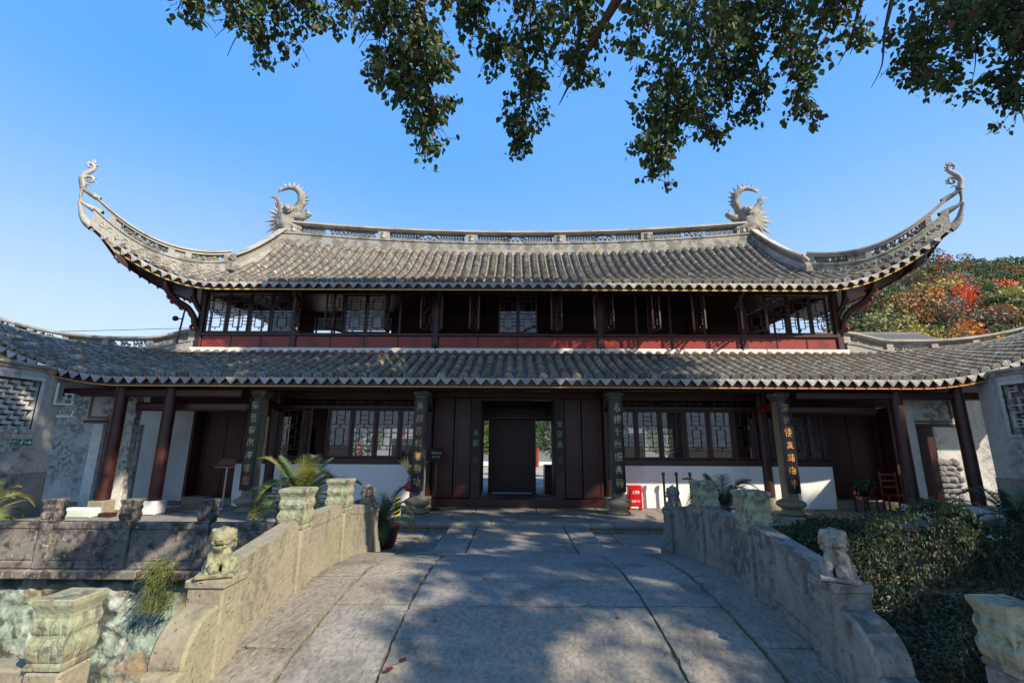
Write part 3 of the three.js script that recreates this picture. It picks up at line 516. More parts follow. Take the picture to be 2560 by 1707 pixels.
{ // ---- upper roof
  const rnd = rng(11), up = groupPart('upper_roof', hall);
  // solid deck under the tiles: front, back, sides
  const fx = u => lerp(-XC, XC, u);
  const topZ = x => Math.abs(x) < 9.5 ? URidge : HipZ(x);
  part('roof_bed', [grid(80, 14, (u, v) => { const x = fx(u), Z = lerp(UZe(x), topZ(x), v); return [x, UY(x, Z) - 0.015, -Z]; })], M.tilePan, up);
  part('soffit', [grid(80, 12, (u, v) => { const x = fx(1 - u), Z = lerp(UZe(x) + 0.02, Math.min(14.6, topZ(x) + 0.02), v); return [x, UY(x, Z) - 0.13, -Z]; })], M.wood, up);
  const backY = (x, Z) => { const s = (19.25 - Z) / (19.25 - URidge); return 6.62 + 2.17 * (0.6 * s + 0.4 * s * s) + UEnd(x) * Math.max(0, s) ** 1.6; };
  part('back_slope', [grid(40, 8, (u, v) => { const x = lerp(-9.5, 9.5, 1 - u), Z = lerp(19.25, URidge, v); return [x, backY(x, Z), -Z]; }), grid(40, 8, (u, v) => { const x = lerp(-9.5, 9.5, u), Z = lerp(19.25, URidge, v); return [x, backY(x, Z) - 0.12, -Z]; })], M.tilePan, up);
  for (const s of [-1, 1]) {
    // side slope between the side eave and hip / gable foot
    const eave = v => { const Z = lerp(ZC, 19.6, v), d = Math.abs(v - 0.42) / 0.58, f = Math.max(0, (d - 0.25) / 0.75); return [lerp(11.35, XC, f * f), Z, 6.62 + (UY(XC, ZC) - 6.62) * f ** 2.2]; };
    const head = v => { const Z = lerp(ZC, 19.6, v); if (Z < 14.05) { const x = lerp(XC, 9.5, (Z - ZC) / (14.05 - ZC)); return [x, HipZ(x), UY(x, HipZ(x))]; } if (Z > 18.0) return [lerp(9.5, XC, ((Z - 18) / 1.6) ** 1.2), Z, lerp(7.0, 8.1, ((Z - 18) / 1.6) ** 2)]; return [9.5, Z, 7.02]; };
    const side = dy => grid(10, 40, (u, v) => { const a = eave(v), b = head(v); return [s * lerp(a[0], b[0], u), lerp(a[2], b[2], u) - dy, -lerp(a[1], b[1], u)]; });
    part('side_slope', [side(0.0)], M.tilePan, up); part('side_soffit', [side(0.13)], M.wood, up);
    part('side_fascia', ribbon(along(v => { const a = eave(v); return [s * a[0], a[2], -a[1]]; }, 30), -0.15, 0.03, 0.05), M.wood, up);
    for (let k = 0; k < 26; k++) { const v = (k + 0.5) / 26, a = eave(v), d = new THREE.Mesh(dripGeo, M.drip[k % 3]); d.position.set(s * (a[0] + 0.02), a[2] - 0.02, -a[1]); d.rotation.y = s * PI / 2; d.name = 'drip_tile'; up.add(lit(d)); }
    const gz = along(t => [s * 9.45, 0, -lerp(14.1, 18.1, t)], 16), gf = t => { const Z = lerp(14.1, 18.1, t); return Z < URidge ? UY(9.45, Z) : lerp(9.2, 7.0, (Z - URidge) / 2); };
    part('gable_wall', ribbon(gz, 6.9, gf, 0.1), M.whiteOld2, up);
  }
  const N = 43;
  for (let k = -N; k <= N; k++) {
    const x = k * 0.297; if (Math.abs(x) > XC - 0.22) continue;
    const Z1 = Math.abs(x) < 9.3 ? 15.98 : HipZ(x) + 0.02;
    const m = part('tile_row', tileRow(x, UZe(x) - 0.02, Z1, UY, 0.074, 0.1, rnd, 1.05), M.tile, up, { raw: true });
  }
  for (let k = -N; k < N; k++) {
    const x = (k + 0.5) * 0.297; if (Math.abs(x) > XC - 0.12) continue;
    const Z = UZe(x), d = new THREE.Mesh(dripGeo, M.drip[Math.floor(rnd() * 3)]); d.position.set(x, UY(x, Z) - 0.005, -Z + 0.05); d.rotation.set(0.05 * rnd(), 0, Math.atan(2 * 0.12 * ex(x)) * Math.sign(x)); d.name = 'drip_tile'; up.add(lit(d));
  }
  // pale bed of mortar between the row ends, fascia board and gilt strip under it
  const ep = (dz) => along(u => { const x = fx(u); return [x, UY(x, UZe(x)), -UZe(x) + dz]; }, 70);
  part('eave_mortar', ribbon(ep(0.0), -0.05, 0.0, 0.06), M.limeSmooth, up);
  part('fascia_board', ribbon(ep(-0.03), -0.2, -0.052, 0.05), M.woodDark, up);
  part('gilt_strip', ribbon(ep(-0.012), -0.222, -0.194, 0.03), M.gold, up);
  // rafters seen below the corners
  for (let k = -40; k <= 40; k++) { const x = k * 0.318, Z0 = UZe(x) + 0.06, Z1 = Math.min(14.4, topZ(x)); if (Z1 - Z0 < 0.15) continue; part('rafter', along(t => lerp(Z0, Z1, t), 3).slice(1).map((Z, i, A) => { const a = i ? A[i - 1] : Z0; return bar(V(x, UY(x, a) - 0.175, -a), V(x, UY(x, Z) - 0.175, -Z), 0.075, 0.085); }), M.wood, up); }

  // ---- main ridge: carved foot, openwork panels between posts, coping
  const rg = groupPart('main_ridge', hall);
  const rc = x => UY(x, URidge) - 0.02;
  const line = (a, b, n = 40) => along(x => [x, rc(x), -URidge], n, a, b);
  part('ridge_foot', [ribbon(line(-8.9, 8.9), -0.12, 0.3, 0.34), ribbon(line(-8.9, 8.9), 0.296, 0.36, 0.4), ribbon(line(-8.9, 8.9), -0.2, 0.02, 0.44)], M.lime, rg);
  part('ridge_coping', [ribbon(line(-8.75, 8.75), 0.7, 0.76, 0.26), ribbon(line(-8.75, 8.75), 0.757, 0.83, 0.38)], M.limeSmooth, rg);
  const posts = [-8.55, -5.1, -1.75, 1.6, 4.9, 8.55];
  for (const x of posts) part('ridge_post', [ribbon(line(x - 0.22, x + 0.22, 2), 0.35, 0.71, 0.24), bx(0.2, 0.24, 0.3, x, rc(x) + 0.53, -URidge, 0.02), new THREE.IcosahedronGeometry(0.06, 1).translate(x, rc(x) + 0.6, -URidge + 0.14), cyl(0.07, 0.04, 0.16, x, rc(x) + 0.48, -URidge + 0.14, 8)], M.lime, rg);
  const fret = (x0, x1, kind) => {
    const out = [], L = x1 - x0, B = (u0, v0, u1, v1, w = 0.03) => out.push(bar(V(x0 + u0, rc(x0 + u0) + 0.36 + v0, -URidge), V(x0 + u1, rc(x0 + u1) + 0.36 + v1, -URidge), w, 0.06));
    const H = 0.34, r = rng(kind * 91 + 5);
    const mid0 = L * 0.36, mid1 = L * 0.64;
    if (kind % 2 === 0) { // key fret at both ends, oblong cartouches in the middle
      for (const [a, b] of [[0, mid0], [mid1, L]]) for (let u = a + 0.02; u < b - 0.15; u += 0.19) { B(u, 0, u, H); B(u, 0.08, u + 0.1, 0.08); B(u + 0.1, 0.08, u + 0.1, 0.17); B(u + 0.05, 0.17, u + 0.1, 0.17); B(u, 0.26, u + 0.14, 0.26); B(u + 0.14, 0.26, u + 0.14, H); B(u + 0.14, 0.0, u + 0.14, 0.2); B(u + 0.14, 0.14, u + 0.19, 0.14); }
      B(mid0, 0.05, mid1, 0.05, 0.02); B(mid0, H - 0.05, mid1, H - 0.05, 0.02);
      for (let u = mid0 + 0.1; u < mid1; u += 0.21) { B(u, 0.05, u, H - 0.05, 0.02); B(u, 0.17, u + 0.12, 0.17); }
    } else {              // slanting lattice round a pointed-oval opening
      for (let u = 0.02; u < L - 0.08; u += 0.105) { const c = Math.abs(u - L / 2) / (L * 0.15); const open = c < 1; if (!open) { B(u, 0, u + 0.08, 0.17); B(u + 0.08, 0.17, u, H); B(u, 0.17, u + 0.105, 0.17, 0.018); if (r() > 0.4) B(u + 0.05, 0.02, u + 0.05, H - 0.02, 0.018); } }
      const m = L / 2, q = L * 0.15; for (let i = 0; i < 12; i++) { const f = t => [m - q + 2 * q * t, 0.17 * Math.sin(t * PI)], a = f(i / 12), b = f((i + 1) / 12); B(a[0], 0.17 + a[1] * 0.9, b[0], 0.17 + b[1] * 0.9, 0.03); B(a[0], 0.17 - a[1] * 0.9, b[0], 0.17 - b[1] * 0.9, 0.03); }
    }
    // small figures in the opening
    for (let i = 0; i < 4; i++) { const u = L / 2 + (i - 1.5) * 0.17; const x = x0 + u, y = rc(x) + 0.36 + 0.13 + 0.05 * r(); out.push(new THREE.IcosahedronGeometry(0.065, 1).scale(1.2, 0.9, 0.7).translate(x, y, -URidge), new THREE.IcosahedronGeometry(0.035, 0).translate(x + 0.07, y + 0.07, -URidge)); }
    out.push(ribbon(line(x0, x1, 10), 0.355, 0.385, 0.1), ribbon(line(x0, x1, 10), 0.675, 0.705, 0.1));
    return out;
  };
  posts.slice(0, -1).forEach((x, k) => part('openwork_panel', fret(x + 0.22, posts[k + 1] - 0.22, [0, 1, 3, 5, 2][k]), M.limeDark, rg));

  // ---- ridge-end dragons
  const dragonBody = flesh([
    [0.1, 0.5, 0, 0.18, 0.28, 0.84, 0, 0.15], [0.28, 0.84, 0, 0.15, 0.42, 1.12, 0, 0.12], [0.42, 1.12, 0, 0.12, 0.4, 1.4, 0, 0.105], [0.4, 1.4, 0, 0.105, 0.22, 1.6, 0, 0.09], [0.22, 1.6, 0, 0.09, -0.02, 1.65, 0, 0.065], [-0.02, 1.65, 0, 0.065, -0.24, 1.57, 0, 0.035],
    [-0.05, 0.68, 0, 0.21, 0.0, 0.4, 0, 0.2], [0.0, 0.38, 0, 0.19, 0.12, 0.15, 0, 0.16], [0.05, 0.68, 0, 0.17, 0.5, 0.6, 0, 0.1], [0.5, 0.6, 0, 0.1, 0.68, 0.7, 0, 0.09], [0.7, 0.72, 0, 0.085, 0.62, 0.85, 0, 0.05], [0.1, 0.36, 0, 0.18, 0.46, 0.22, 0, 0.11],
    [-0.15, 0.85, 0, 0.12, -0.34, 1.18, 0, 0.04], [-0.2, 0.62, 0, 0.14, -0.15, 0.35, 0, 0.14], [0.06, 0.86, 0.17, 0.1, 0.22, 0.84, 0.15, 0.08], [0.06, 0.86, -0.17, 0.1, 0.22, 0.84, -0.15, 0.08]], 0.022, 0.045,
    (x, y, z) => 0.007 * Math.sin((x + y) * 48) * Math.sin((x - y) * 48) + 0.014 * noise3(x * 7, y * 7, z * 7));
  const spikes = [];
  const spike = (x, y, a, l0, w0 = 0.035, l = l0 * 1.15, w = w0 * 1.3) => spikes.push(new THREE.ConeGeometry(w, l, 5).translate(0, l / 2, 0).applyMatrix4(M4([x, y, 0], [0, 0, a])));
  const tail = [[0.44, 0.95, -1.2], [0.53, 1.07, -1.25], [0.55, 1.2, -1.45], [0.54, 1.33, -1.2], [0.49, 1.46, -0.9], [0.39, 1.58, -0.65], [0.28, 1.68, -0.35], [0.14, 1.73, -0.1], [0.0, 1.72, 0.1], [-0.12, 1.68, 0.3]];
  for (const [x, y, a] of tail) spike(x - 0.03, y - 0.02, a, 0.15);
  for (const a of [1.0, 1.4, 1.75, 2.1]) spike(-0.22, 1.57, a, 0.2, 0.03);
  for (let i = 0; i < 9; i++) { const a = 0.35 + i * 0.27; spike(-0.13 - 0.16 * Math.sin(a), 0.56 + 0.36 * Math.cos(a), a, 0.28 + 0.12 * (i % 2), 0.07); }
  for (let i = 0; i < 6; i++) spike(-0.3 - 0.02 * i, 1.12 + 0.03 * i, 0.1 + 0.25 * i, 0.24, 0.035);
  for (const s of [-1, 1]) {
    const g = groupPart('ridge_dragon', hall), X = s * 8.95, y = rc(8.95) + 0.3;
    const place = q => q.map(o => { const c = o.clone(); c.scale(1.22, 1.22, 1.22); if (s > 0) { c.scale(-1, 1, 1); const p = c.attributes.position, nn = c.attributes.normal; const cI = bare(c); for (let i = 0; i < cI.attributes.position.count; i += 3) for (const at of [cI.attributes.position, cI.attributes.normal]) { const a = [at.getX(i + 1), at.getY(i + 1), at.getZ(i + 1)]; at.setXYZ(i + 1, at.getX(i + 2), at.getY(i + 2), at.getZ(i + 2)); at.setXYZ(i + 2, ...a); } return cI.translate(X, y, -URidge); } return c.translate(X, y, -URidge); });
    part('dragon_body', place([dragonBody]), vary(M.lime, 0.85, 0.84, 0.82), g); part('dragon_spines', place(spikes), M.lime, g);
    part('dragon_eye', [1, -1].map(k => new THREE.IcosahedronGeometry(0.1, 2).translate(X - s * 0.17, y + 0.97, -URidge + k * 0.3)), M.limeSmooth, g);
    part('dragon_jaw', [1, -1].map(k => new THREE.TorusGeometry(0.13, 0.045, 6, 14).translate(X - s * 0.17, y + 0.97, -URidge + k * 0.26)).concat([bx(0.3, 0.34, 0.3, X - s * 0.1, y + 0.05, -URidge, 0.05)]), M.lime, g);
  }

  // ---- falling ridges and upswept corner ridges
  for (const s of [-1, 1]) {
    const cr = groupPart('corner_ridge', hall);
    const gab = t => { const Z = lerp(16.0, 14.05, t), x = lerp(8.95, 9.5, t); return [s * x, UY(x, Z), -Z]; };
    part('falling_ridge', [ribbon(along(gab, 14), -0.1, 0.34, 0.3), ribbon(along(gab, 14), 0.338, 0.38, 0.34)], M.lime, cr);
    part('falling_ridge_coping', [ribbon(along(gab, 14), 0.58, 0.62, 0.26), ribbon(along(gab, 14), 0.618, 0.68, 0.34)], M.limeSmooth, cr);
    part('falling_ridge_panel', [ribbon(along(gab, 14), 0.37, 0.585, 0.1)], M.limeDark, cr);
    const hip = t => { const x = lerp(9.5, XC, t), Z = HipZ(x); return [s * x, UY(x, Z), -Z]; };
    const band = t => 0.36 + 0.2 * t * t * (1 - 0.6 * t);
    part('corner_ridge_band', [ribbon(along(hip, 26), -0.1, t => band(t), 0.24), ribbon(along(hip, 26), t => band(t) - 0.004, t => band(t) + 0.05, 0.3)], M.lime, cr);
    part('corner_ridge_coping', [ribbon(along(hip, 26), t => band(t) + 0.3 - 0.02, t => band(t) + 0.36, 0.22), ribbon(along(hip, 26), t => band(t) + 0.357, t => band(t) + 0.41, 0.3)], M.limeSmooth, cr);
    // prow beyond the corner
    const d = V(3.25, 0, 1.57).normalize(), at = (u, y) => V(s * (XC + d.x * u), UY(XC, ZC) + y, -ZC + d.z * u);
    const prow = [at(0, -0.12), at(0.16, 0.02), at(0.28, 0.22), at(0.36, 0.46), at(0.42, 0.62)];
    part('ridge_prow', [tube(prow, [0.12, 0.12, 0.09, 0.06, 0.04], 8, 14), tube([at(-0.15, 0.36), at(0.05, 0.46), at(0.25, 0.56), at(0.42, 0.66)], [0.1, 0.09, 0.06, 0.04], 8, 12), tube([at(-0.03, 0.8), at(0.14, 0.9), at(0.3, 0.99), at(0.44, 1.1)], [0.08, 0.075, 0.06, 0.05], 8, 12), tube([at(0.36, 0.62), at(0.41, 0.8), at(0.42, 1.05)], [0.04, 0.035, 0.05], 7, 8)], M.lime, cr);
    // posts and floral openwork
    for (const t of [0.03, 0.3, 0.42, 0.86]) { const p = hip(t), h = band(t); part('ridge_post', ribbon([hip(t - 0.022), hip(t + 0.022)], h + 0.04, h + 0.3, 0.2), M.lime, cr); }
    const rr = rng(s > 0 ? 41 : 43), fl = [];
    for (const [a, b] of [[0.06, 0.28], [0.45, 0.8]]) for (let i = 0; i < 22; i++) {
      const t = lerp(a, b, (i + 0.5) / 22), p = hip(t), h = band(t), q = hip(t + 0.02), y = p[1] + h + 0.07 + 0.18 * rr();
      fl.push(new THREE.IcosahedronGeometry(0.045 + 0.035 * rr(), 1).scale(1.3, 0.8, 0.8).rotateZ(rr() * 3).translate(p[0], y, p[2]));
      if (i % 2) fl.push(tube([V(p[0], p[1] + h + 0.03, p[2]), V((p[0] + q[0]) / 2, y, (p[2] + q[2]) / 2), V(q[0], q[1] + h + 0.28, q[2])], [0.022, 0.03, 0.02], 5, 5));
    }
    part('floral_openwork', fl, M.limeDark, cr);
    for (const [a, b] of [[0.3, 0.42], [0.8, 0.86]]) part('floral_panel', ribbon(along(hip, 5, a, b), t => band((a + b) / 2) + 0.03, t => band((a + b) / 2) + 0.3, 0.1), M.lime, cr);
    // raised scrollwork on the band, both faces
    const sc = []; const nrm = V(-d.z * s, 0, d.x).normalize();
    for (let i = 0; i < 15; i++) { const t = 0.08 + i * 0.06, p = hip(t), h = band(t) * 0.5; for (const f of [1]) { const c0 = V(...p).add(V(0, h, 0)).addScaledVector(V(-s * d.z, 0, d.x), 0.125 * f); const pts = []; for (let k = 0; k < 9; k++) { const a = k * 0.8, r = 0.1 * (1 - k / 11); pts.push(c0.clone().addScaledVector(V(s * d.x, 0.25, d.z), Math.cos(a) * r * (i % 2 ? 1 : -1)).add(V(0, Math.sin(a) * r * (i % 2 ? 1 : -1), 0))); } sc.push(tube(pts, [0.018, 0.014], 4, 14)); } }
    part('scroll_relief', sc, M.limeSmooth, cr);
    // curled finial
    const F = groupPart('curl_finial', hall), o = at(0.42, 1.08), W = (x, y) => V(o.x + s * -x * d.x, o.y + y, o.z - x * d.z);
    const main = [[0, 0], [-0.02, 0.12], [-0.06, 0.28], [-0.02, 0.44], [0.08, 0.56], [0.16, 0.68], [0.14, 0.8], [0.06, 0.84], [0.0, 0.77], [0.04, 0.7]];
    part('finial_stem', tube(main.map(p => W(...p)), [0.07, 0.075, 0.07, 0.06, 0.05, 0.03], 7, 40), M.limeSmooth, F);
    const c2 = [[-0.04, 0.32], [0.06, 0.4], [0.17, 0.4], [0.2, 0.3], [0.14, 0.23], [0.08, 0.28], [0.12, 0.33]];
    part('finial_scroll', [tube(c2.map(p => W(...p)), [0.05, 0.045, 0.028], 6, 26), tube([[0.02, 0.08], [0.12, 0.14], [0.2, 0.1]].map(p => W(...p)), [0.03, 0.008], 5, 8)], M.limeSmooth, F);
    const thorn = []; for (const [x, y, a] of [[-0.07, 0.15, 1.2], [-0.1, 0.27, 1.35], [-0.07, 0.4, 1.0], [0.0, 0.55, 0.9], [0.2, 0.7, -1.1], [0.2, 0.8, -0.7], [0.1, 0.86, 0.1], [0.02, 0.85, 0.6], [0.24, 0.36, -1.1], [0.24, 0.26, -1.6], [0.06, 0.05, -1.2], [0.16, 0.9, -0.2]]) thorn.push(new THREE.ConeGeometry(0.036, 0.17, 5).translate(0, 0.05, 0).applyMatrix4(M4([0, 0, 0], [0, 0, s < 0 ? -a * -1 * -1 : a])).translate(W(x, y).x, W(x, y).y, W(x, y).z));
    part('finial_thorns', thorn, M.limeSmooth, F);
    // little beast where the ridges meet
    const b0 = gab(1), B = groupPart('ridge_beast', hall), k = flesh([[-0.12, 0.1, 0, 0.1, 0.12, 0.12, 0, 0.09], [0.14, 0.16, 0, 0.08, 0.26, 0.14, 0, 0.05], [-0.15, 0.12, 0, 0.07, -0.28, 0.26, 0, 0.03], [0.1, 0.22, 0, 0.05, 0.04, 0.33, 0, 0.02]], 0.018, 0.04, (x, y, z) => 0.012 * noise3(x * 22, y * 22, z * 22));
    part('beast_body', k.clone().rotateY(s > 0 ? 0.5 : PI - 0.5).translate(b0[0], b0[1] + 0.4, b0[2] + 0.02), M.lime, B);
    part('beast_base', bx(0.42, 0.34, 0.34, b0[0], b0[1] + 0.22, b0[2], 0.03), M.lime, B);
  }
}

{ // ---- lower roof
  const rnd = rng(23), lo = groupPart('lower_roof', hall), E = 17.2;
  const fx = u => lerp(-E, E, u), ep = dz => along(u => { const x = fx(u); return [x, LY(x, 11.43), -11.43 + dz]; }, 70);
  part('roof_bed', grid(70, 6, (u, v) => { const x = fx(u), Z = lerp(11.43, 14.05, v); return [x, LY(x, Z) - 0.015, -Z]; }), M.tilePan, lo);
  part('soffit', grid(70, 6, (u, v) => { const x = fx(1 - u), Z = lerp(11.45, 14.05, v); return [x, LY(x, Z) - 0.13, -Z]; }), M.wood, lo);
  for (let k = -60; k <= 60; k++) { const x = k * 0.286 + 0.05; if (Math.abs(x) > E - 0.1) continue; part('tile_row', tileRow(x, 11.41, 13.95, LY, 0.066, 0.102, rnd, 1.1), M.tile, lo, { raw: true }); }
  for (let k = -60; k < 60; k++) { const x = (k + 0.5) * 0.286 + 0.05; if (Math.abs(x) > E - 0.2) continue; const d = new THREE.Mesh(dripGeo, M.drip[Math.floor(rnd() * 3)]); d.position.set(x, LY(x, 11.43) - 0.005, -11.38); d.rotation.set(0.06 * rnd(), 0, Math.atan(0.14 * Math.max(0, Math.abs(x) - 10)) * Math.sign(x)); d.name = 'drip_tile'; lo.add(lit(d)); }
  part('eave_mortar', ribbon(ep(0), -0.05, 0, 0.06), M.limeSmooth, lo);
  part('fascia_board', ribbon(ep(-0.03), -0.22, -0.052, 0.05), M.woodDark, lo);
  part('gilt_strip', ribbon(ep(0.012), -0.238, -0.212, 0.03), vary(M.gold, 0.62, 0.3, 0.07), lo);
  for (let k = -34; k <= 34; k++) { const x = k * 0.36; part('rafter', bar(V(x, LY(x, 11.5) - 0.18, -11.5), V(x, LY(x, 13.9) - 0.18, -13.9), 0.07, 0.08), M.wood, lo); }
  for (let k = 0; k < 8; k++) part('flashing', cc(-10.3 + k * 2.575 + 0.004, -10.3 + (k + 1) * 2.575 - 0.004, 4.36, 4.64, -13.99, -13.86, 0.03), vary(M.white, 0.9, 0.88, 0.82), lo);
  // carved parapets running out over the wings
  for (const s of [-1, 1]) {
    const pr = groupPart('wing_ridge', hall);
    const f = x => 4.45 + 0.26 * sstep(11.6, 10.2, x) + 0.036 * Math.max(0, x - 12.4) ** 2, L = (a, b, n = 20) => along(x => [s * x, f(x), -14.02], n, a, b);
    part('wing_ridge_foot', [ribbon(L(10.25, 17.2), -0.3, 0.12, 0.26), ribbon(L(10.25, 17.2), 0.118, 0.16, 0.32)], M.lime, pr);
    part('wing_ridge_coping', [ribbon(L(10.2, 17.2), 0.42, 0.46, 0.24), ribbon(L(10.2, 17.2), 0.458, 0.52, 0.34)], M.limeSmooth, pr);
    for (const x of [10.3, 11.6, 13.0, 14.3, 15.9]) part('ridge_post', ribbon(L(x - 0.1, x + 0.1, 1), 0.15, 0.425, 0.2), M.lime, pr);
    const r = rng(77 + s), fl = [];
    for (let x = 10.5; x < 17; x += 0.085) { const y = f(x) + 0.17 + 0.2 * r(); fl.push(new THREE.IcosahedronGeometry(0.035 + 0.045 * r(), 1).scale(1.4, 0.8, 0.7).rotateZ(r() * 3).translate(s * x, y, -14.02)); if (r() > 0.5) fl.push(tube([V(s * x, f(x) + 0.15, -14.02), V(s * (x + 0.06), y, -14.02), V(s * (x + 0.16), f(x) + 0.42, -14.02)], [0.02, 0.03, 0.015], 5, 5)); }
    part('floral_openwork', fl, M.lime, pr);
    for (const [a, b] of [[10.35, 11.55], [13.0, 14.3]]) part('floral_panel', ribbon(L(a, b), 0.15, 0.425, 0.07), M.limeDark, pr);
  }
}

// ---- windows: frame > lattice, pane
const lattices = {
  box: (w, h) => { const o = [], W = w / 2, i = w * 0.25; const v = (x, a, b) => o.push([x, a, x, b]), H = (y, a, b) => o.push([a, y, b, y]);
    for (const c of [h * 0.28, h * 0.76]) { const t = h * 0.17; H(c - t, -i, i); H(c + t, -i, i); v(-i, c - t, c + t); v(i, c - t, c + t); H(c, -W, -i); H(c, i, W); v(0, c + t, c + t + h * 0.07); v(0, c - t - h * 0.07, c - t); H(c + t * 0.55, -W, W); H(c - t * 0.55, -W, -i); H(c - t * 0.55, i, W); } H(h * 0.52, -W, W); return o; },
  tall: (w, h) => { const o = [], W = w / 2, i = w * 0.22; const v = (x, a, b) => o.push([x, a, x, b]), H = (y, a, b) => o.push([a, y, b, y]);
    H(h * 0.14, -W, W); H(h * 0.22, -i, i); H(h * 0.62, -i, i); v(-i, h * 0.22, h * 0.62); v(i, h * 0.22, h * 0.62); v(0, h * 0.14, h * 0.22); v(0, h * 0.62, h * 0.7); H(h * 0.32, -W, -i); H(h * 0.32, i, W); H(h * 0.52, -W, -i); H(h * 0.52, i, W); H(h * 0.7, -W, W); H(h * 0.8, -i, i); H(h * 0.9, -i, i); v(-i, h * 0.7, h); v(i, h * 0.7, h); H(h * 0.42, -i, i); return o; },
};
function sash(parent, x, y, z, w, h, kind, { open = 0, hinge = -1, mat = M.wood, pane = true, turn = 0 } = {}) {
  const f = 0.05, g = new THREE.Group(); g.name = 'window_sash'; parent.add(g);
  g.position.set(x, y, z); g.rotation.y = turn;
  let o = V(0, 0, 0);
  if (open) { g.position.add(V(hinge * w / 2, 0, 0).applyAxisAngle(V(0, 1, 0), turn)); g.rotation.y += open * -hinge * -1; o = V(-hinge * w / 2, 0, 0); }
  part('sash_frame', [cc(-w / 2, -w / 2 + f, 0, h, -0.025, 0.025, 0.004), cc(w / 2 - f, w / 2, 0, h, -0.025, 0.025, 0.004), cc(-w / 2 + f, w / 2 - f, 0, f, -0.024, 0.024, 0.004), cc(-w / 2 + f, w / 2 - f, h - f, h, -0.024, 0.024, 0.004)].map(q => q.translate(o.x, 0, 0)), mat, g);
  const iw = w - 2 * f, ih = h - 2 * f;
  part('lattice', lattices[kind](iw, ih).map(([a, b, c, d]) => bar(V(a + o.x, b + f, 0.004), V(c + o.x, d + f, 0.004), 0.022, 0.02)), mat, g);
  if (pane) part('pane', bb(-iw / 2, iw / 2, f, f + ih, -0.012, -0.009).translate(o.x, 0, 0), M.glass, g);
  return g;
}
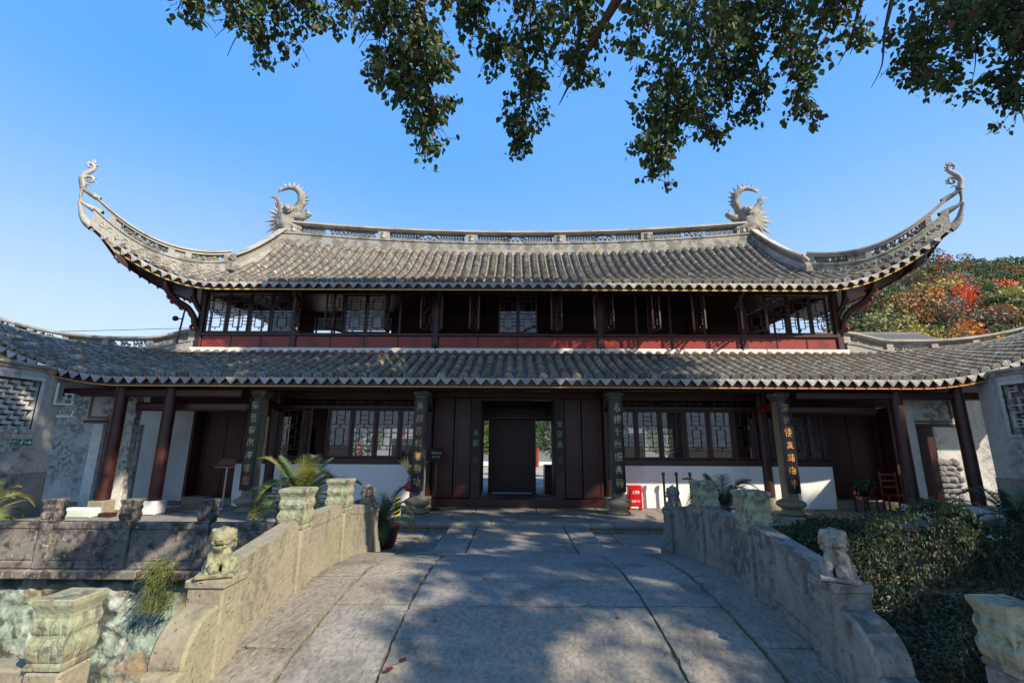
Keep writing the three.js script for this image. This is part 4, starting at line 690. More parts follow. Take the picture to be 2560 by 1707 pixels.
{ // ---- upper storey
  const Zf = 14.0, Zb = 18.2, W = 10.1, posts = [-10.1, -7.1, -2.6, 2.6, 7.1, 10.1];
  for (const x of posts) { part('upper_post', cc(x - 0.1, x + 0.1, 4.5, 6.75, -Zf - 0.08, -Zf + 0.09, 0.02), M.wood, hall); part('upper_post', bb(x - 0.09, x + 0.09, 4.5, 6.9, -Zb - 0.09, -Zb + 0.09), M.wood, hall); }
  part('upper_floor', bb(-W, W, 4.4, 4.52, -Zb, -Zf + 0.02), M.woodDark, hall);
  part('upper_ceiling', bb(-W, W, 6.95, 7.02, -Zb, -Zf + 0.05), M.woodDark, hall);
  part('head_beam', [cc(-W, W, 6.42, 6.62, -Zf - 0.07, -Zf + 0.075, 0.01), bb(-W, W, 6.62, 7.0, -Zf - 0.03, -Zf + 0.03), bb(-W, W, 6.75, 7.05, -Zb - 0.05, -Zb + 0.05)], M.wood, hall);
  part('sill_rail', [cc(-W, W, 5.03, 5.12, -Zf - 0.075, -Zf + 0.1, 0.012), cc(-W, W, 4.56, 4.64, -Zf - 0.075, -Zf + 0.08, 0.012), bb(-W, W, 4.56, 5.2, -Zb - 0.04, -Zb + 0.04), bb(-W, -8.4, 5.2, 6.8, -Zb - 0.03, -Zb + 0.03), bb(-5.2, W, 5.2, 6.8, -Zb - 0.03, -Zb + 0.03)], M.woodDark, hall);
  for (let b = 0; b < 5; b++) {
    const a = posts[b] + 0.1, c = posts[b + 1] - 0.1, n = [3, 4, 4, 4, 3][b], pw = (c - a) / n;
    for (let k = 0; k < n; k++) { const q = part('apron_panel', [cc(a + k * pw + 0.008, a + (k + 1) * pw - 0.008, 4.642, 5.028, -Zf - 0.02, -Zf + 0.035, 0.008)], M.woodRed, hall); part('panel_batten', [cc(a + (k + 1) * pw - 0.02, a + (k + 1) * pw + 0.02, 4.642, 5.028, -Zf + 0.03, -Zf + 0.05, 0.004)], M.wood, q); }
    const m = [4, 6, 8, 6, 4][b], sw = (c - a) / m;
    for (let k = 0; k < m; k++) {
      const open = [[0, 0, 0, 0], [1.35, 1.1, 0, 0, 1.5, 1.2], [1.3, 1.2, 1.5, 0, 0, 1.2, 1.45, 1.3], [1.3, 1.5, 1.35, 1.2, 1.45, 1.25], [1.0, 0, 0, 0]][b][k];
      sash(hall, a + (k + 0.5) * sw, 5.14, -Zf + (open ? 0.03 : 0), sw - 0.02, 1.26, 'box', { open, hinge: k % 2 ? 1 : -1 });
    }
    for (const q of [0.25, 0.5, 0.75]) part('mullion', cc(lerp(a, c, q) - 0.035, lerp(a, c, q) + 0.035, 5.12, 6.42, -Zf - 0.05, -Zf - 0.03 + 0.004, 0.004), M.wood, hall);
  }
  for (const s of [-1, 1]) {  // end walls with windows
    part('end_wall', [bb(s * W - 0.05, s * W + 0.05, 4.5, 5.1, -Zb, -Zf), bb(s * W - 0.05, s * W + 0.05, 6.42, 7.0, -Zb, -Zf)], M.wood, hall);
    for (let k = 0; k < 6; k++) part('end_mullion', bb(s * W - 0.03, s * W + 0.03, 5.1, 6.42, -lerp(Zf + 0.4, Zb - 0.1, k / 5) - 0.03, -lerp(Zf + 0.4, Zb - 0.1, k / 5) + 0.03), M.wood, hall);
    // carved corner struts
    for (const dir of [0, 1]) {
      const a = dir ? V(s * 0.98, 0, 0.2).normalize() : V(s * 0.7, 0, 0.7).normalize(), o = V(s * W, 5.25, -Zf + 0.02), Q = (u, y) => o.clone().addScaledVector(a, u).add(V(0, y, 0)), g = groupPart('corner_bracket', hall);
      part('bracket_arm', [tube([Q(0.05, -0.05), Q(0.16, 0.12), Q(0.22, 0.35), Q(0.4, 0.6), Q(0.72, 0.78), Q(0.98, 1.05), Q(1.05, 1.32)], [0.07, 0.1, 0.085, 0.1, 0.095, 0.09, 0.07], 8, 30), tube([Q(0.03, 0.5), Q(0.2, 0.75), Q(0.3, 1.0), Q(0.32, 1.3)], [0.07, 0.075, 0.07, 0.06], 7, 14)], M.wood, g);
      part('bracket_carving', [[0.2, 0.02, 0.09], [0.3, 0.45, 0.085], [0.62, 0.68, 0.09], [0.9, 0.86, 0.085], [1.04, 1.1, 0.08], [0.98, 1.28, 0.07], [0.33, 0.95, 0.07]].map(([u, y, r]) => new THREE.TorusGeometry(r * 0.75, r * 0.42, 6, 12).rotateY(Math.atan2(-a.z, a.x)).translate(Q(u, y).x, Q(u, y).y, Q(u, y).z)), M.woodRed, g);
    }
  }
  for (let k = 0; k < 5; k++) { const x = -8.3 + k * 0.75; part('back_mullion', bb(x - 0.03, x + 0.03, 5.2, 6.75, -Zb - 0.03, -Zb + 0.03), M.wood, hall); }
  for (const x of [-6.9, -2.4, 2.4, 6.9]) part('eave_bracket', [tube([V(x, 5.95, -Zf + 0.1), V(x, 6.1, -13.7), V(x, 6.28, -13.4), V(x, 6.46, -13.2)], [0.06, 0.075, 0.07, 0.05], 7, 12), new THREE.TorusGeometry(0.06, 0.03, 6, 10).rotateY(PI / 2).translate(x, 6.05, -13.78)], M.wood, hall);
  part('wall_lamp', new THREE.IcosahedronGeometry(0.07, 2).translate(-2.6, 4.7, -13.85), M.black, hall);
}

// ---- lower storey
const SASH_MAT = M.wood;
{
  const Zw = 13.5;
  // four stone columns on bulging bases
  for (const [x, i] of [[-7.0, 0], [-2.6, 1], [2.6, 2], [7.05, 3]]) {
    const col = part('stone_column', [cc(x - 0.15, x + 0.15, 0.36, 2.92, -12.55, -12.25, 0.025)], [M.stone, M.stoneGrey, M.stoneGrey, M.stone][i], hall);
    part('column_base', lathe([[0, 0], [0.3, 0], [0.3, 0.06], [0.22, 0.1], [0.22, 0.15], [0.3, 0.19], [0.355, 0.25], [0.33, 0.32], [0.24, 0.37], [0.19, 0.385], [0, 0.385]], 28).translate(x, 0, -12.4), M.stone, col);
    part('column_capital', [cc(x - 0.17, x + 0.17, 2.92, 3.0, -12.57, -12.23, 0.02), cc(x - 0.22, x + 0.22, 3.0, 3.14, -12.62, -12.18, 0.04)], M.stoneGrey, col);
  }
  part('eaves_beam', [cc(-12.4, 12.4, 3.14, 3.36, -12.5, -12.3, 0.02)], M.woodDark, hall);
  for (const [x, m] of [[-7, M.wood], [-2.6, M.wood], [2.6, M.wood], [7.05, M.woodRed]]) part('cross_beam', tube([V(x, 2.66, -12.5), V(x, 2.8, -12.8), V(x, 2.82, -XC), V(x, 2.7, -13.45)], [0.09, 0.11, 0.11, 0.09], 10, 14), m, hall);
  part('tie_beam', [cc(-13, 13, 3.05, 3.3, -13.6, -13.4, 0.02), bb(-13, 13, 3.3, 4.4, -13.58, -13.45)], M.woodDark, hall);
  part('porch_ceiling', bb(-13, 13, 3.42, 3.46, -13.5, -12.6), M.woodDark, hall);
  part('inner_ceiling', bb(-11, 11, 3.9, 3.96, -18.5, -13.56), M.woodDark, hall);
  for (const x of [-7.1, -2.6, 2.6, 7.1]) { const c = part('timber_post', lathe([[0.14, 0.3], [0.14, 3.3]], 18).translate(x, 0, -Zw), M.wood, hall); part('post_base', [cyl(0.19, 0.17, 0.3, x, 0.15, -Zw, 18), cyl(0.2, 0.2, 0.05, x, 0.02, -Zw, 18)], M.paving3, c); }
  for (const s of [-1, 1]) {
    const a = s > 0 ? 2.74 : -6.96, b = s > 0 ? 6.96 : -2.74;
    part('low_wall', cc(a, b, 0, 1.15, -Zw - 0.1, -Zw + 0.06, 0.01), M.white, hall);
    part('window_sill', [cc(a, b, 1.152, 1.32, -Zw - 0.08, -Zw + 0.08, 0.01)], M.wood, hall);
    part('window_head', [cc(a, b, 2.72, 2.82, -Zw - 0.06, -Zw + 0.06, 0.008), cc(a, b, 3.0, 3.06, -Zw - 0.05, -Zw + 0.05, 0.008)], M.wood, hall);
    const n = 6, w = (b - a) / n;
    for (let k = 0; k < n; k++) { sash(hall, a + (k + 0.5) * w, 1.33, -Zw, w - 0.05, 1.38, 'tall', { open: k === 1 && s < 0 ? 0.9 : 0 }); part('window_jamb', cc(a + k * w - 0.022, a + k * w + 0.022, 1.32, 2.72, -Zw - 0.05, -Zw + 0.05, 0.006), M.wood, hall); }
    for (let k = 0; k < 3; k++) part('transom_lattice', [0.15, 0.35, 0.5, 0.65, 0.85].map(t => bb(0, 0.02, 2.83, 2.99, -Zw - 0.01, -Zw + 0.01).translate(lerp(a + k * (b - a) / 3, a + (k + 1) * (b - a) / 3, t), 0, 0)).concat(bb(a + k * (b - a) / 3 + 0.1, a + (k + 1) * (b - a) / 3 - 0.1, 2.9, 2.92, -Zw - 0.009, -Zw + 0.012)), M.wood, hall);
    // end bay: short low wall with window over it, doorway, plain wall
    const e0 = s > 0 ? 7.24 : -8.1, e1 = s > 0 ? 8.95 : -7.24;
    part('low_wall', cc(e0, e1, 0, 1.15, -Zw - 0.1, -Zw + 0.06, 0.01), M.white, hall);
    part('window_sill', cc(e0, e1, 1.152, 1.3, -Zw - 0.08, -Zw + 0.08, 0.01), M.wood, hall);
    part('window_head', cc(e0, e1, 2.72, 2.82, -Zw - 0.06, -Zw + 0.06, 0.008), M.wood, hall);
    const m = s > 0 ? 3 : 2, ww = (e1 - e0) / m; for (let k = 0; k < m; k++) sash(hall, e0 + (k + 0.5) * ww, 1.31, -Zw, ww - 0.04, 1.4, 'tall', {});
    part('infill_panel', bb(Math.min(e0, s * 10.9), Math.max(e1, s * 10.9), 2.82, 3.06, -Zw - 0.02, -Zw + 0.02), M.woodDark, hall);
    const d0 = s > 0 ? 8.97 : -9.4, d1 = s > 0 ? 10.75 : -8.12;
    const door = part('end_door', [cc(d0, d1, 0.2, 2.82, -Zw - 0.38, -Zw - 0.33, 0.01)], M.woodDark, hall);
    part('door_rail', [0.25, 0.95, 1.6, 2.7].map(y => cc(d0 + 0.03, d1 - 0.03, y, y + 0.09, -Zw - 0.332, -Zw - 0.31, 0.004)).concat([d0 + 0.02, (d0 + d1) / 2 - 0.05, d1 - 0.12].map(x => cc(x, x + 0.1, 0.22, 2.8, -Zw - 0.331, -Zw - 0.305, 0.004))), M.woodDark, door);
    part('door_step', [cc(d0 - 0.05, d0 + (d1 - d0) * 0.45 - 0.01, 0, 0.24, -Zw - 0.28, -Zw + 0.12, 0.015), cc(d0 + (d1 - d0) * 0.45 + 0.01, d1 + 0.05, 0, 0.2, -Zw - 0.28, -Zw + 0.1, 0.015)], M.paving3, hall);
    part('reveal_wall', [bb(s > 0 ? d1 : d0 - 0.08, s > 0 ? d1 + 0.08 : d0, 0, 2.82, -Zw - 0.6, -Zw + 0.1)], M.woodDark, hall);
    part('plain_wall', cc(s > 0 ? 10.85 : -12.7, s > 0 ? 12.7 : -9.5, 0, 3.6, -14.6, -14.45, 0.01), M.white, hall);
    for (const x of s > 0 ? [9.75, 11.35] : [-9.05, -10.35]) {
      const c = part('porch_post', lathe([[0.145, 0.32], [0.14, 3.4]], 20).translate(x, 0, -11.85), M.wood, hall);
      part('post_block', cc(x - 0.2, x + 0.2, 0, 0.33, -12.05, -11.65, 0.03), s < 0 && x < -10 ? M.stone : vary(M.white, 0.9, 0.9, 0.88), c);
    }
    part('porch_beam', [s > 0 ? cc(7.2, 9.6, 2.55, 2.78, -12.45, -12.3, 0.05) : cc(-10.2, -7.15, 2.55, 2.78, -12.3, -12.1, 0.05), cc(s > 0 ? 7.2 : -12.4, s > 0 ? 12.4 : -7.2, 2.9, 3.1, -12.0, -11.8, 0.03)], M.woodDark, hall);
  }
  // ---- centre bay: panelled front with wide doorway
  const cp = (x0, x1) => { const q = part('door_panel', cc(x0, x1, 0.24, 3.05, -Zw - 0.03, -Zw + 0.03, 0.01), M.wood, hall); part('panel_rail', [0.28, 1.0, 1.12, 2.5, 2.62, 2.95].map(y => cc(x0 + 0.03, x1 - 0.03, y, y + 0.06, -Zw + 0.028, -Zw + 0.05, 0.006)).concat([x0 + 0.01, x1 - 0.08].map(x => cc(x, x + 0.07, 0.26, 3.03, -Zw + 0.029, -Zw + 0.052, 0.006))), M.woodDark, q); };
  cp(-2.44, -1.86); cp(-1.84, -1.36); cp(1.36, 1.84); cp(1.86, 2.44);
  for (const s of [-1, 1]) part('door_jamb', cc(s * 1.21 - 0.14, s * 1.21 + 0.14, 0.02, 3.05, -Zw - 0.08, -Zw + 0.08, 0.015), M.wood, hall);
  part('threshold', [cc(-2.46, 2.46, 0, 0.23, -Zw - 0.07, -Zw + 0.09, 0.012)], M.wood, hall);
  part('door_lintel', cc(-1.08, 1.08, 2.98, 3.05, -Zw - 0.06, -Zw + 0.06, 0.01), M.wood, hall);
  part('door_leaf', [cc(-1.1, -1.05, 0.3, 2.97, -Zw - 1.0, -Zw - 0.1, 0.01), cc(1.05, 1.1, 0.3, 2.97, -Zw - 1.0, -Zw - 0.1, 0.01)], M.woodDark, hall);
  part('inner_beam', [bb(-2.6, 2.6, 2.62, 3.9, -18.5, -18.35), bb(-2.6, 2.6, 2.66, 3.0, -17.1, -17.0)], M.woodDark, hall);
  const scr = part('inner_screen', [bb(-0.98, 0.62, 0.04, 2.6, -17.08, -17.02), bb(-1.04, -0.9, 0, 2.66, -17.1, -17.0), bb(0.54, 0.68, 0, 2.66, -17.1, -17.0)], M.woodDark, hall);
  part('panel_backing', [bb(-2.5, -1.08, 0.2, 3.06, -Zw - 0.09, -Zw - 0.05), bb(1.08, 2.5, 0.2, 3.06, -Zw - 0.09, -Zw - 0.05)], M.woodDark, hall);
  part('inner_partition', [bb(-6.9, -5.7, 0, 2.6, -15.9, -15.85), bb(-4.4, -3.6, 0, 1.9, -16.4, -16.35), bb(3.2, 4.3, 0, 2.05, -16.0, -15.95), bb(5.2, 6.9, 0, 2.7, -15.6, -15.55), bb(-6.9, -2.7, 2.2, 3.9, -15.2, -15.15), bb(2.7, 6.9, 2.25, 3.9, -15.2, -15.15)], M.woodDark, hall);
  part('ticket_counter', [cc(1.0, 1.9, 0.0, 0.98, -17.9, -17.0, 0.02)], M.woodDark, hall);
  // back wall of the ground floor, open in the middle and glazed to the sides
  for (const s of [-1, 1]) {
    part('back_wall', [bb(s > 0 ? 1.7 : -11, s > 0 ? 11 : -1.7, 0, 1.25, -18.5, -18.4), bb(s > 0 ? 1.7 : -11, s > 0 ? 11 : -1.7, 2.45, 3.9, -18.5, -18.4), bb(s * 7 - 0.3, s * 7 + 0.3, 1, 2.7, -18.48, -18.42), bb(s * 2 - 0.3, s * 2 + 0.3, 0, 3.9, -18.49, -18.41), bb(s > 0 ? 7.3 : -11, s > 0 ? 11 : -7.3, 1, 2.7, -18.47, -18.43)], M.woodDark, hall);
    for (let k = 0; k < 7; k++) part('back_mullion', bb(s * (2.3 + k * 0.68) - 0.03, s * (2.3 + k * 0.68) + 0.03, 1.0, 2.7, -18.46, -18.42), M.woodDark, hall);
    part('back_lattice', [1.62, 2.1].map(y => bb(s > 0 ? 2.3 : -6.7, s > 0 ? 6.7 : -2.3, y, y + 0.025, -18.45, -18.425)), M.woodDark, hall);
    part('cross_wall', bb(s * 11 - 0.06, s * 11 + 0.06, 0, 3.9, -18.5, -14.6), M.white, hall);
  }
}

// ---------------------------------------------------------------- writing (strokes on a 10 x 10 field, y down)
const GLYPH = {
  保: '3,0 0,5|2,3 2,10|4,1 9,1 9,4 4,4 4,1|3,6 10,6|6,4 6,10|6,6 3,9|6,6 10,9', 吾: '1,1 9,1|5,1 3,5|2,3 8,3 7,5|0,5 10,5|3,7 8,7 8,10 3,10 3,7', 黎: '0,2 5,1|3,0 3,5|3,3 0,5|6,1 10,1 9,4|7,1 5,4|1,6 9,5|5,5 5,10|4,7 2,9|6,7 9,9|2,7 3,8|7,8 9,6',
  庶: '5,0 5,1|1,1 10,1|2,1 0,9|3,3 10,3|5,2 5,6|8,2 8,6|4,6 9,6|2,8 2,9|5,8 5,9|7,8 7,9|9,8 10,9', 澤: '1,1 2,2|0,4 1,5|0,9 2,7|4,1 10,1 10,3 4,3 4,1|6,1 6,3|8,1 8,3|3,5 10,5|7,3 7,10|4,7 10,7|5,5 6,7|9,5 8,7', 流: '1,1 2,2|0,4 1,5|0,9 2,6|3,2 10,2|6,0 7,1|6,2 4,5 9,5|4,6 4,10|6,6 6,10|8,6 8,9 10,9', 瀾: '1,1 2,2|0,4 1,5|0,9 2,6|3,0 3,10|3,0 6,0 6,3 3,3|10,0 10,10|7,0 10,0 10,3 7,3 7,0|5,5 9,5|7,4 7,10|5,6 9,6 9,8 5,8 5,6|7,8 5,10|7,8 9,10',
  身: '5,0 4,1|3,1 8,1 8,10 7,9|3,1 3,7|3,3 8,3|3,5 8,5|1,7 9,6|8,6 1,10', 經: '3,0 1,3 4,3|4,2 1,5 4,5|2,5 2,10|0,7 0,9|4,7 4,8|5,1 10,1|6,2 5,4|8,2 7,4|10,2 9,4|5,6 10,6|7,6 7,9|5,9 10,9', 百: '1,1 9,1|5,1 4,3|2,3 8,3 8,10 2,10 2,3|2,6 8,6', 戰: '1,0 2,1|4,0 3,1|1,2 4,2 4,5 1,5 1,2|1,3 4,3|0,7 5,7|2,2 2,10|5,3 10,2|7,0 9,10 10,8|9,5 6,9|9,0 10,1', 著: '0,2 10,2|3,0 3,3|7,0 7,3|2,4 8,4|5,3 5,6|0,6 10,6|9,3 1,9|4,7 8,7 8,10 4,10 4,7', 勳: '1,0 6,0|0,2 6,2|1,3 5,3 5,6 1,6 1,3|3,0 3,7|0,7 6,7|7,3 10,3 9,9 8,8|8,1 7,7|1,9 2,10|3,9 4,10|5,9 6,10', 功: '0,2 4,2|2,2 2,7|0,8 5,6|5,3 10,3 9,10 7,9|7,0 7,4 5,10',
  名: '5,0 2,4|4,1 8,1 6,4 1,8|4,3 5,4|4,6 9,6 9,10 4,10 4,6', 樓: '0,3 4,3|2,0 2,10|2,4 0,7|2,4 4,6|5,1 10,1 10,4 5,4 5,1|7,0 7,5|5,2 10,2|5,6 10,6|7,5 6,8 9,10|9,6 5,10', 千: '7,0 2,2|0,4 10,4|5,1 5,10', 秋: '4,0 1,1|0,3 5,3|2,1 2,10|2,4 0,7|2,4 5,6|6,3 6,5|10,3 9,5|8,0 8,5 5,10|8,5 10,10', 照: '0,1 4,1 4,6 0,6 0,1|0,3 4,3|5,0 10,0 9,3|7,0 5,3|6,4 10,4 10,6 6,6 6,4|0,8 1,10|3,8 4,10|6,8 7,10|9,8 10,10', 典: '2,1 8,1 8,7|2,1 2,7|4,0 4,7|6,0 6,7|2,4 8,4|0,7 10,7|3,8 1,10|7,8 9,10', 籍: '1,0 0,2|1,1 4,1|6,0 5,2|6,1 9,1|0,4 4,4|2,3 2,10|0,6 4,6|2,6 0,9|5,4 10,4|6,3 6,6|9,3 9,6|5,6 10,6|6,7 9,7 9,10 6,10 6,7|6,8 9,8',
  蕩: '0,1 10,1|3,0 3,2|7,0 7,2|1,3 2,4|0,5 1,6|0,10 2,7|4,3 9,3 9,5 4,5 4,3|3,6 10,6|5,6 3,9|4,8 10,8 9,10|7,8 5,10', 彼: '3,0 0,3|3,3 0,6|2,5 2,10|4,2 10,2 9,3|4,2 3,10|7,0 7,5|4,5 9,5 4,10|6,7 10,10', 倭: '3,0 0,4|2,3 2,10|8,0 5,1|4,2 10,2|7,1 7,5|7,2 4,4|7,2 10,4|4,6 10,6|7,5 5,8 9,10|9,6 4,10', 夷: '1,2 9,2|2,4 8,4 8,6 2,6 1,8 9,8|5,0 5,6 1,10|5,6 10,10', 靖: '2,0 2,1|0,2 4,2|1,4 1,6|3,3 3,6|0,8 5,7|5,1 10,1|7,0 7,5|5,3 10,3|5,5 10,5|6,6 9,6 9,10|6,6 6,10|6,8 9,8', 海: '1,1 2,2|0,4 1,5|0,9 2,6|5,0 4,2|4,2 10,2|5,4 9,4 8,9 4,9 5,4|3,6 10,6|6,5 7,5|6,7 7,8', 宇: '5,0 5,1|1,3 1,2 9,2 9,3|3,4 7,4|1,6 10,6|5,4 5,10 4,9',
  輕: '0,1 5,1|1,3 4,3 4,6 1,6 1,3|1,4 4,4|0,8 5,8|2,0 2,10|6,1 10,1|7,2 6,4|9,2 8,4|6,6 10,6|8,6 8,9|6,9 10,9', 雙: '1,0 0,3|1,2 1,5|1,2 4,2|1,3 4,3|1,5 4,5|3,1 3,5|6,0 5,3|6,2 6,5|6,2 10,2|6,3 10,3|6,5 10,5|8,1 8,5|2,6 8,6 3,10|3,7 9,10', 鬢: '1,0 4,0|1,0 1,4|1,1 4,1|1,2 4,2|0,4 5,4|9,0 6,2|9,2 6,4|9,4 6,6|1,6 9,6|5,5 5,7|2,7 8,7 8,9 2,9 2,7|3,9 1,10|7,9 9,10', 黑: '2,0 8,0 8,4 2,4 2,0|3,1 4,3|7,1 6,3|5,0 5,7|1,5 9,5|0,7 10,7|1,8 0,10|4,8 4,10|6,8 7,10|9,8 10,10',
  火: '2,3 3,5|8,2 7,5|5,0 5,5 1,10|5,5 9,10', 器: '1,0 4,0 4,2 1,2 1,0|6,0 9,0 9,2 6,2 6,0|0,5 10,5|5,3 1,7|5,4 9,7|1,8 4,8 4,10 1,10 1,8|6,8 9,8 9,10 6,10 6,8', 箱: '1,0 0,2|1,1 4,1|6,0 5,2|6,1 9,1|0,5 4,5|2,3 2,10|2,5 0,8|5,4 10,4 10,10 5,10 5,4|5,6 10,6|5,8 10,8', 警: '0,1 10,1|3,0 3,2|1,3 5,3 4,5|7,2 6,4|6,3 10,3|8,3 6,6|8,4 10,6|5,6 5,7|1,7 9,7|3,8 7,8|3,9 7,9 7,10 3,10 3,9', 勿: '3,0 0,4|2,2 9,2 8,9 6,8|5,2 1,7|8,3 3,10', 罩: '1,0 9,0 9,2 1,2 1,0|4,0 4,2|6,0 6,2|3,3 8,3|3,5 8,5 8,7 3,7 3,5|0,9 10,9|5,7 5,10', 古: '0,3 10,3|5,0 5,5|2,5 8,5 8,10 2,10 2,5', 文: '5,0 5,1|0,2 10,2|7,2 1,10|3,4 9,10', 化: '3,0 0,5|2,3 2,10|9,2 5,6|5,1 5,9 10,9', 戚: '1,2 10,2|1,2 0,10|7,0 9,10 10,8|9,4 6,9|8,0 9,1|3,4 6,4|4,3 4,10|3,6 2,8|5,6 6,8', 武: '1,1 6,1|0,3 10,3|3,5 3,9|3,6 6,6|1,5 1,9|0,9 6,8|7,0 9,10 10,8|8,0 9,1', 安: '5,0 5,1|1,3 1,2 9,2 9,3|0,6 10,6|5,4 3,8 9,10|8,6 2,10', 全: '5,0 0,4|5,0 10,4|2,5 8,5|5,5 5,9|2,7 8,7|0,10 10,10', 出: '5,0 5,10|2,1 2,4 8,4 8,1|1,6 1,9 9,9 9,6', 口: '1,2 9,2 9,9 1,9 1,2',
};
function writeGlyph(c, ch, x, y, w, h, lw, r = null) {
  for (const st of GLYPH[ch].split('|')) {
    const p = st.split(' ').map(q => q.split(',').map(Number));
    c.beginPath(); p.forEach(([a, b], i) => { const X = x + (a / 10 - 0.5) * w + (r ? (r() - 0.5) * w * 0.07 : 0), Y = y + (b / 10 - 0.5) * h + (r ? (r() - 0.5) * h * 0.07 : 0); i ? c.lineTo(X, Y) : c.moveTo(X, Y); });
    c.lineWidth = lw * (r ? 0.65 + 0.8 * r() : 1); c.stroke();
  }
}
const sheet = (w, h) => { const g = new THREE.PlaneGeometry(w, h); return g; };

// ---------------------------------------------------------------- the four inscribed boards hung on the stone columns
[['保吾黎庶澤流瀾', -7.0, 'black curved board with gilt brush writing ending in a red character', '#b39d66'], ['身經百戰著勳功', -2.6, 'black curved board with gilt brush writing beside the festive ornament', '#b28f52'], ['名樓千秋照典籍', 2.6, 'black curved board with pale brush writing beside the red extinguisher box', '#c0ab78'], ['蕩彼倭夷靖海宇', 7.05, 'black curved board with gilt brush writing, partly sunlit, above the creeper', '#d0924a']].forEach(([text, x, label, ink], i) => {
  const t = thing('couplet_board', label, 'inscribed board', [x, 0.56, -12.2], 0, 'inscribed boards on the stone columns');
  const w = 0.33, h = 2.36, rad = 0.32, ha = Math.asin(w / 2 / rad), r = rng(500 + i);
  const mat = print(160, 1120, (c, W, H) => {
    c.fillStyle = '#14151a'; c.fillRect(0, 0, W, H);
    for (let k = 0; k < 900; k++) { c.fillStyle = `rgba(${40 + r() * 40},${40 + r() * 40},${44 + r() * 40},0.12)`; c.fillRect(r() * W, r() * H, 1 + r() * 2, 6 + r() * 60); }
    [...text].forEach((ch, k) => { c.strokeStyle = i === 0 && k === 6 ? '#b0603c' : ink; writeGlyph(c, ch, W / 2 + (r() - 0.5) * 8, 100 + k * 152, 80, 92, 7.5, r); });
  }, { roughness: 0.35 });
  const front = grid(10, 1, (u, v) => { const a = lerp(-ha, ha, u); return [Math.sin(a) * rad, v * h, Math.cos(a) * rad - rad * Math.cos(ha) + 0.03]; });
  part('lettered_face', front, mat, t, { keepUV: true });
  const back = grid(10, 1, (u, v) => { const a = lerp(ha, -ha, u); return [Math.sin(a) * rad, v * h, Math.cos(a) * rad - rad * Math.cos(ha) + 0.008]; });
  part('board_back', [back, bb(-w / 2, -w / 2 + 0.006, 0, h, 0.006, 0.031), bb(w / 2 - 0.006, w / 2, 0, h, 0.006, 0.031), cc(-0.15, 0.15, -0.012, 0.0, 0.006, 0.05, 0.003), cc(-0.15, 0.15, h, h + 0.012, 0.006, 0.05, 0.003)], M.black, t);
});
for (const [s, text, small] of [[-1, '身輕', 1], [1, '雙鬢黑', 1]]) {   // narrow boards on the door jambs
  const mat = print(128, 1024, (c, W, H) => { c.fillStyle = '#2a0d0a'; c.fillRect(0, 0, W, H); c.strokeStyle = '#6f8a80'; [...text].forEach((ch, k) => writeGlyph(c, ch, W / 2, (s < 0 ? 460 : 330) + k * 150, 70, 92, 8, rng(k + 5))); for (let k = 0; k < 3; k++) writeGlyph(c, '文', W / 2 + 14, 800 + k * 40, 22, 24, 3); for (let k = 0; k < 2; k++) writeGlyph(c, '古', W / 2 - 18, 830 + k * 40, 22, 24, 3); });
  const t = thing('jamb_board', s < 0 ? 'dark red lettered board on the doorway jamb by the black notice' : 'dark red lettered board on the doorway jamb by the counter', 'lettered board', [s * 1.21, 0.95, -13.4]);
  part('lettered_face', sheet(0.26, 2.0).translate(0, 1.0, 0.0165), mat, t, { keepUV: true }); part('board_back', cc(-0.14, 0.14, -0.02, 2.02, -0.012, 0.012, 0.004), M.wood, t);
}

